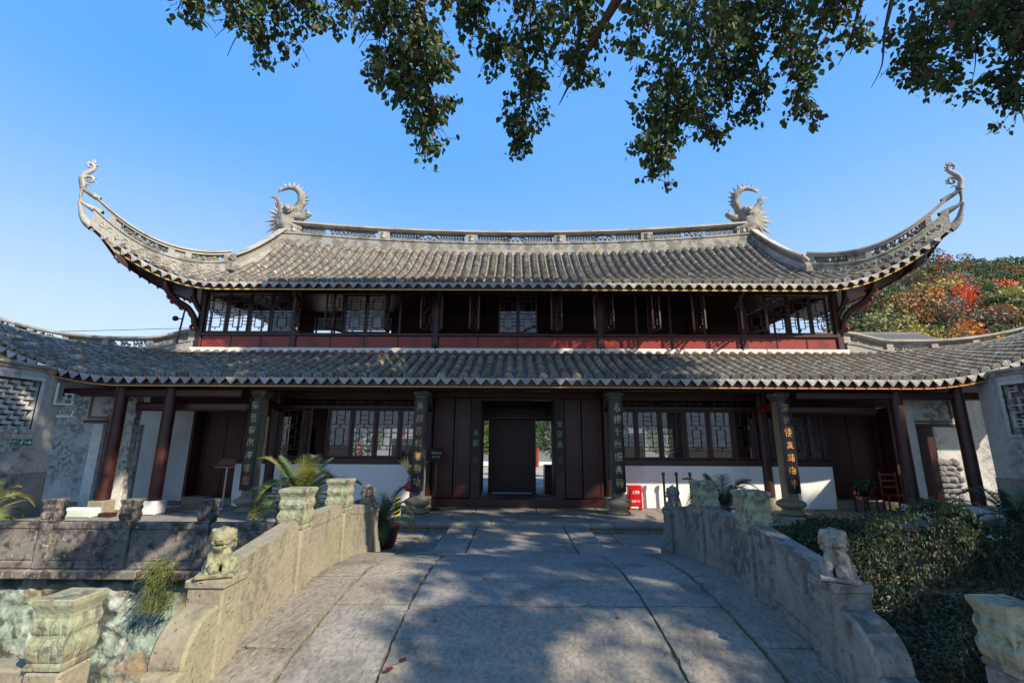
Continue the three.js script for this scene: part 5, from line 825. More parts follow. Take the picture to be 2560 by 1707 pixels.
// ---------------------------------------------------------------- small things on the platform
{
  const red = vary(M.redPaint, 0.6, 0.014, 0.012);
  { // fire extinguisher box
    const t = thing('extinguisher_box', 'red metal extinguisher box on two feet beside the stone column', 'extinguisher box', [3.2, 0, -13.1]);
    part('cabinet', cc(-0.18, 0.18, 0.1, 0.62, -0.12, 0.12, 0.02), red, t);
    part('lid', cc(-0.19, 0.19, 0.6, 0.645, -0.13, 0.13, 0.012), red, t);
    part('cabinet_rib', [cc(-0.187, 0.187, 0.36, 0.375, -0.124, 0.126, 0.004)], red, t);
    for (const s of [-1, 1]) part('foot', cc(s * 0.15 - 0.03, s * 0.15 + 0.03, 0, 0.104, -0.1, 0.1, 0.008), red, t);
    const m = print(256, 320, (c, W, H) => { c.fillStyle = '#c20a0a'; c.fillRect(0, 0, W, H); c.strokeStyle = '#fff'; ['火', '器', '箱'].forEach((g, k) => writeGlyph(c, g, 80 + k * 55, 60, 40, 46, 5)); c.fillStyle = '#fff'; c.fillRect(50, 96, 160, 4); writeGlyph(c, '火', 60, 240, 38, 44, 5); writeGlyph(c, '警', 108, 240, 38, 44, 4); c.font = 'bold 44px sans-serif'; c.fillText('119', 142, 256); }, { roughness: 0.35 });
    part('lettering', sheet(0.32, 0.43).translate(0, 0.352, 0.1285), m, t, { keepUV: true });
  }
  { // belt barrier posts
    for (const [x, z, l] of [[4.02, -13.08, 'black belt barrier post next to the extinguisher box'], [4.38, -13.08, 'black belt barrier post in the middle of three before the white wall'], [4.76, -13.1, 'black belt barrier post next to the cycad before the white wall']]) {
      const t = thing('barrier_post', l, 'barrier post', [x, 0, z], 0, 'belt barrier posts by the white wall');
      part('base', lathe([[0, 0], [0.17, 0], [0.17, 0.015], [0.12, 0.028], [0.03, 0.04], [0, 0.04]], 24), M.steel, t); part('pole', cyl(0.032, 0.032, 0.88, 0, 0.46, 0, 16), M.blackMetal, t); part('belt_head', [cyl(0.045, 0.045, 0.1, 0, 0.95, 0, 16), cc(-0.02, 0.02, 0.92, 0.98, 0.03, 0.055, 0.004)], M.black, t);
    }
  }
  { // slanted notice on a pole
    const t = thing('notice_stand', 'slanted red notice on a thin steel pole by the side door', 'notice stand', [-7.95, 0, -12.85]);
    part('pole', cyl(0.022, 0.022, 1.1, 0, 0.56, 0, 12), M.steel, t); part('base', cyl(0.16, 0.15, 0.02, 0, 0.012, 0, 24), M.steel, t);
    const m = print(256, 180, (c, W, H) => { c.fillStyle = '#6e2a28'; c.fillRect(0, 0, W, H); c.strokeStyle = '#c9b2a0'; for (let k = 0; k < 8; k++) { c.lineWidth = 3; c.setLineDash([6 + k % 3, 3]); c.beginPath(); c.moveTo(24, 34 + k * 16); c.lineTo(232 - (k === 7 ? 90 : 0), 34 + k * 16); c.stroke(); } });
    const b = part('board', cc(-0.25, 0.25, -0.17, 0.17, -0.012, 0.012, 0.004), M.steel, t); b.position.set(0, 1.2, 0.03); b.rotation.x = -0.75;
    const f = part('printed_face', sheet(0.48, 0.32), m, b, { keepUV: true }); f.position.z = 0.0135;
  }
  { // warning board with hazard stripes
    const t = thing('warning_board', 'white board with red characters and yellow black stripes', 'warning board', [-2.52, -0.2, -9.55]);
    const m = print(200, 256, (c, W, H) => { c.fillStyle = '#dfe3ee'; c.fillRect(0, 0, W, H); c.strokeStyle = '#b01818'; writeGlyph(c, '勿', 40, 66, 70, 80, 13); writeGlyph(c, '罩', 40, 180, 70, 84, 12); c.save(); c.beginPath(); c.rect(124, 0, 76, H); c.clip(); c.fillStyle = '#e8c91c'; c.fillRect(124, 0, 76, H); c.fillStyle = '#141414'; for (let k = -1; k < 6; k++) { c.beginPath(); c.moveTo(118, 40 + k * 56); c.lineTo(206, -6 + k * 56); c.lineTo(206, 22 + k * 56); c.lineTo(118, 68 + k * 56); c.fill(); } c.restore(); });
    part('panel', cc(-0.16, 0.16, 0.5, 0.9, -0.008, 0.008, 0.003), M.whitePlastic, t); part('printed_face', sheet(0.31, 0.39).translate(0, 0.7, 0.0105), m, t, { keepUV: true }); part('stake', cc(-0.02, 0.02, 0, 0.9, -0.03, -0.0085, 0.003), M.steel, t);
  }
  { // small black notice on a post by the door
    const t = thing('door_notice', 'small black notice with white characters on a dark stand', 'notice', [-2.25, 0, -12.95], -0.25);
    const m = print(256, 256, (c, W, H) => { c.fillStyle = '#1a1a1c'; c.fillRect(0, 0, W, H); c.strokeStyle = '#c8cad0'; ['武', '戚', '古', '海'].forEach((g, k) => writeGlyph(c, g, 45 + k * 55, 90, 40, 44, 5)); ['古', '文', '化'].forEach((g, k) => writeGlyph(c, g, 60 + k * 60, 165, 40, 44, 5)); });
    part('board', [cc(-0.19, 0.19, 1.24, 1.62, -0.01, 0.01, 0.004)], M.black, t); part('printed_face', sheet(0.36, 0.36).translate(0, 1.43, 0.0125), m, t, { keepUV: true }); part('pole', cyl(0.02, 0.02, 1.24, 0, 0.62, 0, 10), M.black, t); part('base', cyl(0.17, 0.15, 0.03, 0, 0.015, 0, 20), M.black, t);
  }
  { // festive ornament half hidden behind the second column
    const t = thing('festive_ornament', 'colourful festive ornament with yellow fans behind the stone column', 'ornament', [-2.86, 0, -12.85]);
    const Y = plain(0.75, 0.58, 0.16, 0.6), Rr = plain(0.65, 0.05, 0.04, 0.5), Bl = plain(0.12, 0.4, 0.68, 0.5), Br = plain(0.3, 0.1, 0.05, 0.6);
    part('stand', [cyl(0.1, 0.06, 0.5, 0, 0.25, 0, 12), cyl(0.2, 0.18, 0.04, 0, 0.02, 0, 20)], Rr, t);
    part('skirt', [lathe([[0.05, 0.46], [0.2, 0.5], [0.23, 0.62], [0.1, 0.76], [0, 0.76]], 16)], Rr, t);
    part('waist_band', [new THREE.TorusGeometry(0.11, 0.045, 8, 18).rotateX(PI / 2).translate(0, 0.78, 0), new THREE.TorusGeometry(0.08, 0.04, 8, 18).rotateX(PI / 2).translate(0, 0.87, 0)], Bl, t);
    part('knot', [new THREE.IcosahedronGeometry(0.1, 2).translate(-0.06, 1.0, 0), new THREE.IcosahedronGeometry(0.09, 2).translate(0.08, 1.02, 0)], Br, t);
    for (const s of [-1, 1]) part('fan', [0, 1, 2, 3].map(k => new THREE.ConeGeometry(0.07, 0.34, 6).scale(1, 1, 0.35).translate(0, 0.17, 0).applyMatrix4(M4([s * 0.14, 1.08, 0], [0, 0, -s * (0.1 + k * 0.28)]))), Y, t);
  }
  { // stool with potted plant and a ladder-backed chair by the far door
    const t = thing('plant_stool', 'dark stool carrying a leafy potted plant by the dark doorway', 'plant stool', [9.35, 0, -12.9]);
    part('seat', cc(-0.2, 0.2, 0.4, 0.44, -0.2, 0.2, 0.008), M.wood, t); for (const a of [-1, 1]) for (const b of [-1, 1]) part('leg', cc(a * 0.17 - 0.02, a * 0.17 + 0.02, 0, 0.4, b * 0.17 - 0.02, b * 0.17 + 0.02, 0.004), M.wood, t);
    const p = thing('potted_plant', 'dark bushy plant in a bowl on the stool', 'potted plant', [9.35, 0.44, -12.9]);
    part('pot', lathe([[0, 0], [0.1, 0], [0.16, 0.12], [0.17, 0.14], [0.14, 0.14], [0, 0.12]], 18), M.black, p);
    const r = rng(71), L = []; for (let k = 0; k < 240; k++) { const a = r() * 7, e = r() * 1.4, d = 0.1 + 0.16 * r(); L.push(new THREE.CircleGeometry(0.035, 5).applyMatrix4(M4([Math.cos(a) * d, 0.16 + Math.sin(e) * d, Math.sin(a) * d], [r() * 3, r() * 3, 0]))); } part('leaves', L, plain(0.03, 0.06, 0.025, 0.7, { side: THREE.DoubleSide }), p);
    const c = thing('ladder_chair', 'red-brown ladder-backed chair against the white wall', 'chair', [10.15, 0, -12.95], -0.3);
    part('seat', cc(-0.2, 0.2, 0.42, 0.46, -0.2, 0.2, 0.008), M.woodRed, c); for (const a of [-1, 1]) { part('leg', cc(a * 0.18 - 0.02, a * 0.18 + 0.02, 0, 0.42, 0.15, 0.19, 0.004), M.woodRed, c); part('back_post', cc(a * 0.18 - 0.02, a * 0.18 + 0.02, 0, 1.05, -0.2, -0.16, 0.004), M.woodRed, c); } for (const y of [0.62, 0.78, 0.94]) part('slat', cc(-0.16, 0.16, y, y + 0.05, -0.19, -0.17, 0.004), M.woodRed, c);
  }
  { // pale trough and brick at the far end of the platform
    solo('stone_trough', [cc(-10.75, -10.0, 0, 0.2, -11.5, -11.2, 0.03), cc(-10.72, -10.04, 0.198, 0.214, -11.47, -11.23, 0.004)], vary(M.white, 0.72, 0.84, 0.76), 'pale green painted trough on the platform by the dark post', 'trough');
    solo('red_block', [cc(-9.92, -9.62, 0, 0.1, -11.5, -11.3, 0.01)], M.wood, 'small dark red block beside the pale trough', 'block');
    solo('scholar_rock', flesh([[0, 0.1, 0, 0.16, 0.3, 0.12, 0, 0.13], [-0.25, 0.08, 0, 0.12, -0.1, 0.2, 0, 0.1], [0.35, 0.06, 0, 0.1, 0.55, 0.1, 0, 0.08]], 0.025, 0.05, (x, y, z) => 0.03 * noise3(x * 9, y * 9, z * 9)).translate(9.5, -0.12, -9.6), vary(M.white, 0.9, 0.92, 0.95), 'pale jagged garden rock behind the creeper', 'rock');
  }
  { // flood lamp pole on the wing roof
    const t = thing('roof_lamp_pole', 'thin black pole with small lamp and speaker on the wing roof', 'lamp pole', [-10.62, 4.72, -13.75]);
    part('pole', cyl(0.03, 0.025, 1.15, 0.06, 0.57, 0, 8, [0, 0, -0.08]), M.black, t); part('lamp_head', [new THREE.IcosahedronGeometry(0.085, 2).translate(-0.13, 0.8, 0.03), cc(-0.1, 0.08, 0.78, 0.81, -0.01, 0.02, 0.003), cc(-0.02, 0.2, 1.12, 1.16, -0.03, 0.03, 0.004)], M.black, t);
  }
}

// ---------------------------------------------------------------- courtyard walls to both sides, gateways
{
  const brickGeo = join([bx(0.2, 0.07, 0.16, 0, 0, 0, 0.006)]), slatGeo = join([bx(0.045, 0.1, 0.14, 0, 0, 0, 0.005)]);
  for (const s of [-1, 1]) {
    const w = thing('courtyard_wall', s < 0 ? 'stained white courtyard wall with brick screen window and exit sign' : 'stained white courtyard wall with meander lattice window', 'wall');
    const X = s * 11.95, t = 0.14, f = X - s * t, zA = -11.75, zW0 = -11.15, zW1 = -8.7;
    const slabw = (y0, y1, z0, z1) => bb(X - t, X + t, y0, y1, z0, z1);
    part('wall_body', [slabw(-0.3, 2.02, zA, -3.5), slabw(3.2, 3.5, zA, -3.5), slabw(2.02, 3.2, zA, zW0), slabw(2.02, 3.2, zW1, -3.5)], s < 0 ? M.whiteOld : M.whiteOld, w);
    part('wall_plinth', [cc(X - t - 0.03, X + t + 0.03, -0.3, 1.0, zA - 0.02, -3.5, 0.02)], vary(M.whiteOld, 0.62, 0.6, 0.58), w);
    part('wall_coping', [cc(X - t - 0.08, X + t + 0.08, 3.5, 3.58, zA - 0.05, -3.5, 0.015), cc(X - t - 0.04, X + t + 0.04, 3.42, 3.502, zA - 0.03, -3.5, 0.015)], M.limeSmooth, w);
    part('window_surround', [bb(f - 0.02, f + 0.05, 1.95, 2.02, zW0 - 0.07, zW1 + 0.07), bb(f - 0.02, f + 0.05, 3.2, 3.27, zW0 - 0.07, zW1 + 0.07), bb(f - 0.02, f + 0.05, 2.02, 3.2, zW0 - 0.07, zW0), bb(f - 0.02, f + 0.05, 2.02, 3.2, zW1, zW1 + 0.07)].map(q => s < 0 ? q.translate(-0.015, 0, 0) : q.translate(-0.015, 0, 0)), M.whiteOld2, w);
    const sc = groupPart('screen', w);
    if (s < 0) { // staggered bricks with gaps
      for (let j = 0; j < 10; j++) for (let i = 0; i < 9; i++) { const z = zW0 + 0.1 + (i + (j % 2 ? 0.5 : 0)) * 0.28, y = 2.055 + j * 0.118; if (z > zW1 - 0.05) continue; const b = new THREE.Mesh(brickGeo, M.whiteOld2); b.rotation.y = PI / 2; b.position.set(X + 0.02, y, z); b.name = 'brick'; sc.add(lit(b)); if (j < 9) { const q = new THREE.Mesh(slatGeo, M.whiteOld2); q.position.set(X + 0.02, y + 0.059, z + 0.06); q.rotation.y = PI / 2; q.name = 'brick'; sc.add(lit(q)); } }
    } else {
      const L = []; for (let j = 0; j < 7; j++) for (let i = 0; i < 14; i++) { const z = zW0 + i * 0.175, y = 2.02 + j * 0.168; const k = (i * 2 + j * 3) % 5; if (k !== 0) L.push(bb(X - 0.03, X + 0.03, y, y + 0.03, z, z + 0.175)); if (k !== 2 && (i + j) % 3) L.push(bb(X - 0.028, X + 0.028, y, y + 0.168, z, z + 0.03)); if (k === 3) L.push(bb(X - 0.026, X + 0.026, y + 0.08, y + 0.105, z, z + 0.175)); }
      part('lattice', L, M.whiteOld2, sc);
    }
    part('screen_back', bb(X + s * 0.1 - 0.02, X + s * 0.1 + 0.02, 2.02, 3.2, zW0, zW1), M.stoneGrey, w);
  }
  // sheet of paper and exit sign
  solo('wall_notice', [bb(-11.805, -11.798, 1.28, 1.6, -9.0, -8.6)], M.whitePlastic, 'plain white paper notice on the stained courtyard wall', 'notice');
  const ex = thing('exit_sign', 'small green exit sign with running figure and arrow on wall', 'exit sign', [-11.8, 1.72, -10.98], PI / 2);
  part('plate', cc(-0.26, 0.26, -0.095, 0.095, 0, 0.012, 0.003), M.whitePlastic, ex);
  part('printed_face', sheet(0.5, 0.17).translate(0, 0, 0.0145), print(384, 132, (c, W, H) => {
    c.fillStyle = '#0d6b52'; c.fillRect(0, 0, W, H); c.fillStyle = '#e8f2ec'; c.fillRect(132, 0, 4, H); c.fillRect(252, 0, 4, H); c.strokeStyle = '#e8f2ec';
    ['安', '全', '出', '口'].forEach((g, k) => writeGlyph(c, g, 22 + k * 29, 46, 24, 38, 4)); c.font = 'bold 34px sans-serif'; c.fillText('EXIT', 22, 112);
    c.beginPath(); c.arc(206, 24, 11, 0, 7); c.fill(); c.lineWidth = 13; c.beginPath(); c.moveTo(200, 44); c.lineTo(188, 76); c.stroke(); c.lineWidth = 9; for (const p of [[[200, 46], [220, 60], [234, 54]], [[198, 46], [176, 54], [168, 70]], [[190, 76], [210, 92], [206, 120]], [[188, 76], [176, 100], [154, 106]]]) { c.beginPath(); p.forEach((q, i) => i ? c.lineTo(...q) : c.moveTo(...q)); c.stroke(); }
    c.lineWidth = 12; c.beginPath(); c.moveTo(272, 66); c.lineTo(360, 66); c.moveTo(330, 36); c.lineTo(362, 66); c.lineTo(330, 96); c.stroke();
  }), ex, { keepUV: true });
  // gateway beside each wall
  for (const s of [-1, 1]) {
    const g = thing('side_gate', s < 0 ? 'whitewashed side gateway with open red framed door' : 'whitewashed side gateway with dark door leaf and cracked panel', 'gateway', [s * 11.2, 0, -12.6]);
    part('gate_panel', [cc(-0.62, 0.62, 2.32, 3.2, -0.08, 0.06, 0.01)], M.whiteOld, g);
    part('panel_moulding', [cc(-0.58, 0.58, 3.1, 3.16, 0.05, 0.085, 0.008), cc(-0.58, 0.58, 2.36, 2.42, 0.05, 0.085, 0.008), cc(-0.58, -0.52, 2.42, 3.1, 0.05, 0.085, 0.008), cc(0.52, 0.58, 2.42, 3.1, 0.05, 0.085, 0.008)], M.woodBrown, g);
    part('gate_lintel', cc(-0.66, 0.66, 2.24, 2.32, -0.12, 0.09, 0.01), M.woodDark, g);
    part('gate_pier', [cc(-s * 0.62 - 0.13, -s * 0.62 + 0.13, 0, 3.25, -0.12, 0.1, 0.015)], M.whiteOld2, g);
    if (s < 0) {
      part('passage_wall', [cc(-0.6, 0.1, 0, 2.24, -1.1, -1.0, 0.01), cc(-0.9, -0.6, 0, 2.24, -0.6, -0.5, 0.01)], M.whiteOld2, g);
      const d = part('door_frame', [cc(0.06, 0.14, 0, 2.22, -0.3, -0.2, 0.006), cc(0.42, 0.49, 0, 2.22, -0.1, 0.0, 0.006)], M.woodRed, g);
      const lf = part('door_leaf', [cc(0.16, 0.42, 0.04, 2.2, -0.2, -0.16, 0.006)], M.woodBrown, g); part('door_handle', [new THREE.TorusGeometry(0.05, 0.012, 6, 14).translate(0.35, 1.25, -0.14), cc(0.38, 0.41, 1.0, 1.12, -0.16, -0.13, 0.004)], M.steel, lf);
    } else {
      const lf = part('door_leaf', [cc(-0.75, 0.02, 0.05, 2.26, -0.04, 0.01, 0.008)], M.woodDark, g); part('door_handle', [cc(-0.7, -0.67, 1.0, 1.2, 0.01, 0.05, 0.006), cc(-0.67, -0.56, 1.16, 1.185, 0.03, 0.05, 0.004)], M.steel, lf);
      part('edge_post', cc(-0.84, -0.77, 0, 2.3, -0.05, 0.04, 0.006), M.woodBrown, g);
      part('white_panel', cc(0.1, 0.42, 1.2, 2.2, -0.5, -0.44, 0.01), M.white, g);
      const r = rng(31), rb = groupPart('rubble_wall', g);
      for (let j = 0; j < 9; j++) for (let i = 0; i < 4; i++) { const st = new THREE.IcosahedronGeometry(0.11, 1), p = st.attributes.position; for (let k = 0; k < p.count; k++) { const q = 1 + 0.25 * noise3(p.getX(k) * 14 + i * 9, p.getY(k) * 14 + j * 5, p.getZ(k) * 14); p.setXYZ(k, p.getX(k) * q * (1.25 + 0.3 * ((i * 7 + j * 3) % 3)), p.getY(k) * q * (j < 5 ? 0.74 : 0.95), p.getZ(k) * q); } st.computeVertexNormals(); part('rubble_stone', st.translate(0.12 + i * 0.22 + (j % 2) * 0.09, 0.1 + j * 0.15, -0.42 + 0.03 * r()), vary(M.rubble, 0.62, 0.63, 0.66), rb); }
    }
  }
  // cameras under the eave by the brick screen
  const cam = (y, l, size) => { const t = thing('security_camera', l, 'security camera', [-11.45, y, -11.7], 0.5); part('housing', [cc(-0.07, 0.07, 0, 0.11, -0.02, 0.3, 0.02), cc(-0.085, 0.085, 0.1, 0.118, -0.04, 0.34, 0.006)].map(q => q.scale(size, size, size)), M.whitePlastic, t); part('lens', cyl(0.045, 0.045, 0.02, 0, 0.055, 0.305, 16, [PI / 2, 0, 0]).scale(size, size, size), M.black, t); part('bracket', [cc(-0.025, 0.025, -0.1, 0.0, 0.02, 0.08, 0.006), cc(-0.35, 0.02, -0.13, -0.09, 0.02, 0.08, 0.006), cc(-0.36, -0.31, -0.13, 0.42, 0.02, 0.07, 0.006)], M.whitePlastic, t); return t; };
  cam(2.78, 'white bullet security camera on a tall wall bracket', 1.15); 
  const rt = thing('wireless_box', 'flat white wireless box with two aerials below the camera', 'wireless box', [-11.5, 2.34, -11.6], 0.3); part('box_body', cc(-0.14, 0.14, 0, 0.05, -0.08, 0.08, 0.012), M.whitePlastic, rt); for (const s of [-1, 1]) part('aerial', cyl(0.01, 0.01, 0.16, s * 0.12, 0.11, -0.05, 8, [0, 0, -s * 0.3]), M.whitePlastic, rt);
  // wings behind the side walls close the view
  for (const s of [-1, 1]) solo('wing_wall', [bb(s > 0 ? 12.6 : -20, s > 0 ? 20 : -12.6, 0, 4.4, -14.3, -14.1)], M.whiteOld, s < 0 ? 'stained wall under the wing roof behind the brick screen' : 'stained wall under the wing roof behind the lattice window', 'wall');
}
solo('overhead_cable', tube([V(-24, 5.75, -15), V(-17, 5.35, -14.8), V(-10.6, 5.35, -14.3)], [0.009, 0.009], 4, 20), M.black, 'thin black cable strung to the corner of the upper storey', 'cable');
// fallen twig with two red leaves, and scattered dry leaves
{
  const leafG = (() => { const s = new THREE.Shape(); s.moveTo(0, 0); s.quadraticCurveTo(0.03, 0.02, 0.028, 0.04); s.quadraticCurveTo(0.022, 0.06, 0, 0.078); s.quadraticCurveTo(-0.022, 0.06, -0.028, 0.04); s.quadraticCurveTo(-0.03, 0.02, 0, 0); const g = new THREE.ShapeGeometry(s, 5); const p = g.attributes.position; for (let i = 0; i < p.count; i++) p.setZ(i, 6 * p.getX(i) ** 2 + 1.5 * p.getY(i) ** 2); g.rotateX(-PI / 2); g.computeVertexNormals(); return g; })();
  const t = thing('fallen_twig', 'fallen twig with two dark red leaves on the bridge paving', 'twig', [-0.98, deckY(3.72) + 0.012, -3.72], 0.3);
  const lm = plain(0.16, 0.012, 0.01, 0.5, { side: THREE.DoubleSide });
  part('stem', tube([[-0.12, 0.004, 0.05], [-0.03, 0.012, 0.02], [0.02, 0.006, -0.01], [0.06, 0.006, -0.04]], [0.0025, 0.0015], 5, 10), M.bark, t);
  part('leaf', leafG.clone().rotateY(2.6).translate(0.0, 0.004, 0.02), lm, t); part('leaf', leafG.clone().rotateY(-0.8).translate(0.05, 0.004, -0.03), lm, t);
  const r = rng(99), dry = [plain(0.3, 0.06, 0.02, 0.7, { side: THREE.DoubleSide }), plain(0.24, 0.16, 0.05, 0.7, { side: THREE.DoubleSide })];
  for (let k = 0; k < 26; k++) { const x = (r() - 0.5) * 3.9, Z = 3.2 + r() * 4.6; const m = solo('fallen_leaf', leafG, dry[k % 2], k % 2 ? 'single brown dry leaf lying on the bridge paving' : 'single red dry leaf lying on the bridge paving', 'leaf', 'dry leaves scattered on the bridge', { raw: true }); m.position.set(x, deckY(Z) + 0.012, -Z); m.rotation.set(0, r() * 6, 0); m.scale.setScalar(0.45 + 0.3 * r()); }
}

// hanging sprays of the big tree, in metres: from x, y, z to x, y, z, radius; and its thin limbs
const SPRAYS = [[-2.88,5.74,-3.13,-3.11,5.54,-3.45,0.17],[-2.83,6.10,-3.42,-3.04,6.01,-4.03,0.24],[-2.66,6.63,-3.85,-2.77,6.33,-4.29,0.27],[-2.90,6.30,-4.11,-3.02,6.08,-4.33,0.13],[-2.31,6.60,-3.83,-2.34,6.32,-4.11,0.24],[-1.78,6.18,-3.54,-1.92,6.09,-3.80,0.20],[-1.34,5.79,-3.20,-1.33,5.44,-3.60,0.28],[-0.91,5.73,-3.15,-1.03,5.42,-3.63,0.32],[-1.25,5.41,-3.57,-1.45,5.24,-3.92,0.27],[-1.00,5.44,-3.65,-1.05,5.15,-4.05,0.27],[-1.16,5.17,-3.90,-0.99,5.06,-4.31,0.20],[-1.06,5.04,-4.21,-1.10,4.84,-4.42,0.10],[-0.89,5.32,-4.17,-0.72,5.49,-4.42,0.07],[-0.55,6.28,-3.64,-0.51,6.10,-4.11,0.27],[-0.34,6.26,-4.22,-0.40,6.06,-4.39,0.17],[0.10,6.58,-3.86,0.06,6.18,-4.41,0.41],[0.52,6.02,-3.41,0.55,5.71,-4.00,0.30],[0.40,5.92,-4.15,0.63,5.51,-4.05,0.18],[0.06,6.13,-4.47,0.06,5.84,-4.76,0.29],[0.02,5.85,-4.78,-0.06,5.53,-5.09,0.21],[-0.03,5.60,-5.03,-0.10,5.38,-5.23,0.10],[0.91,5.64,-3.12,1.15,5.51,-3.54,0.33],[1.59,6.17,-3.55,1.68,5.76,-4.02,0.44],[2.32,6.63,-3.93,2.52,6.22,-4.44,0.44],[1.52,5.59,-3.94,1.66,5.36,-4.30,0.36],[2.27,6.06,-4.45,2.52,5.92,-4.72,0.37],[1.66,5.36,-4.30,1.54,5.02,-4.43,0.29],[2.14,5.57,-4.69,2.39,5.47,-4.98,0.16],[1.41,5.02,-4.30,1.55,4.70,-4.67,0.15],[2.80,5.98,-4.60,2.81,5.78,-4.86,0.18],[1.30,5.00,-4.21,1.24,4.82,-4.33,0.12],[2.62,6.34,-3.70,2.84,5.99,-4.17,0.38],[2.68,5.74,-3.23,2.90,5.54,-3.59,0.29],[2.88,5.88,-4.12,3.07,5.43,-4.26,0.18],[3.05,5.48,-4.29,3.15,5.25,-4.37,0.08],[3.01,5.47,-3.45,3.12,5.40,-3.57,0.10],[4.13,6.36,-3.75,4.37,5.99,-4.15,0.34],[4.84,6.61,-3.96,5.22,6.22,-4.44,0.41],[4.88,6.22,-3.65,5.38,5.82,-4.21,0.30],[4.19,5.90,-4.06,4.27,5.64,-4.27,0.18],[4.93,6.12,-4.44,4.67,5.77,-4.49,0.17],[5.44,6.00,-4.44,5.63,5.61,-4.54,0.17],[5.57,5.68,-4.47,5.68,5.44,-4.53,0.14]];
const LIMBS = [[[0.87,5.64,-3.11],[0.58,5.64,-3.98],[0.4,5.59,-4.55],[0.22,5.31,-5.12]],[[-0.9,5.73,-3.16],[-1.03,5.42,-3.63],[-0.95,5.26,-4.13],[-1.09,4.88,-4.39]],[[2.01,6.5,-3.83],[2.1,6.13,-4.24],[2.07,5.54,-4.64],[1.97,4.87,-4.99]],[[3.36,5.85,-3.37],[3.4,5.58,-3.6],[3.49,5.4,-3.79],[3.43,5.23,-3.88]],[[2.69,5.76,-3.28],[2.84,5.68,-3.64],[2.93,5.68,-4.01],[2.96,5.77,-4.43]],[[2.9,5.62,-3.17],[3.01,5.42,-3.57],[3.03,5.37,-3.75],[3.37,5.24,-3.84],[3.26,5.16,-3.9]],[[4.78,6.59,-3.99],[4.91,6.33,-4.28],[4.54,5.94,-4.3]],[[-2.73,6.56,-3.83],[-2.91,6.28,-4.13],[-3.0,6.12,-4.24]],[[0.06,6.59,-3.9],[-0.03,6.28,-4.35],[0.11,5.97,-4.6]],[[2.52,6.55,-3.92],[2.61,6.28,-4.34],[2.81,5.95,-4.63],[2.84,5.7,-4.93]],[[4.93,6.26,-3.72],[5.35,5.96,-4.24],[5.6,5.83,-4.77]]];
// where the crown's shadow falls (centre, radii, strength) and where the sun comes through
const SHADE = [[4.5, -6.5, 5.6, 4.2, 0.9], [0.6, -7.4, 2.0, 4.6, 0.85], [-4.5, -12.2, 5, 1.4, 0.7], [0, -11.8, 3.5, 2, 0.8], [-9, -14.8, 7, 2.2, 0.85], [-3, -15.2, 4.5, 2, 0.8], [-8.5, -17.5, 5, 0.8, 0.8], [9.5, -9, 4.5, 4, 0.9], [-5.5, -9.4, 3, 0.7, 0.4], [-13.8, -11.4, 3.2, 2, 0.9], [-16.5, -15.2, 3, 2.2, 0.85]];
const SUNNY = [[6.5, -7.4, 1.3, 0.9, 1], [-3.4, -4.6, 1.9, 2.2, 0.93], [-3.9, -7.2, 1.6, 1.6, 0.9], [5.2, -14.5, 3, 2.2, 1], [1.2, -3.6, 0.9, 0.8, 0.9], [0.4, -5.2, 0.9, 1.0, 0.35], [-5.2, -9.9, 1.2, 0.9, 0.9]];
const RED = [[96,109,4],[94,104,4],[100,107,4],[101,106,4],[100,102,4],[104,104,4],[90,99,6],[90,96,4],[94,94,4],[89,89,4],[88,86,4],[85,88,6],[127,129,6],[124,124,6],[126,129,4],[131,134,4],[92,104,6],[97,100,4],[120,108,4],[96,97,4]];

// ---------------------------------------------------------------- vegetation
const leafMat = (extra = {}) => new THREE.MeshPhysicalMaterial({ color: 0xffffff, roughness: 0.85, side: THREE.DoubleSide, transmission: 0.35, thickness: 0, ...extra });
/** Ovate leaf, stem at the origin, pointing along +y. */
function leafShape(l, w, fold = 0.25) {
  const o = [[0, 0], [w * 0.42, l * 0.25], [w * 0.5, l * 0.48], [w * 0.25, l * 0.8], [0, l], [-w * 0.25, l * 0.8], [-w * 0.5, l * 0.48], [-w * 0.42, l * 0.25]];
  const P = o.map(([x, y]) => [x, y, Math.abs(x) * fold + 0.1 * y * y / l]), g = new THREE.BufferGeometry(), idx = [0, 1, 2, 0, 2, 3, 0, 3, 4, 0, 4, 5, 0, 5, 6, 0, 6, 7];
  g.setAttribute('position', new THREE.Float32BufferAttribute(idx.flatMap(i => P[i]), 3)); g.computeVertexNormals(); return g;
}
function scatter(name, geo, mat, list, parent) {
  const m = new THREE.InstancedMesh(geo, mat, list.length), c = new THREE.Color();
  list.forEach(([mx, col], i) => { m.setMatrixAt(i, mx); m.setColorAt(i, c.setRGB(...col)); });
  m.name = name; m.userData.kind = 'stuff'; parent.add(lit(m)); return m;
}
const rotQ = r => new THREE.Quaternion().setFromEuler(new THREE.Euler(r() * 6.28, r() * 6.28, r() * 6.28));

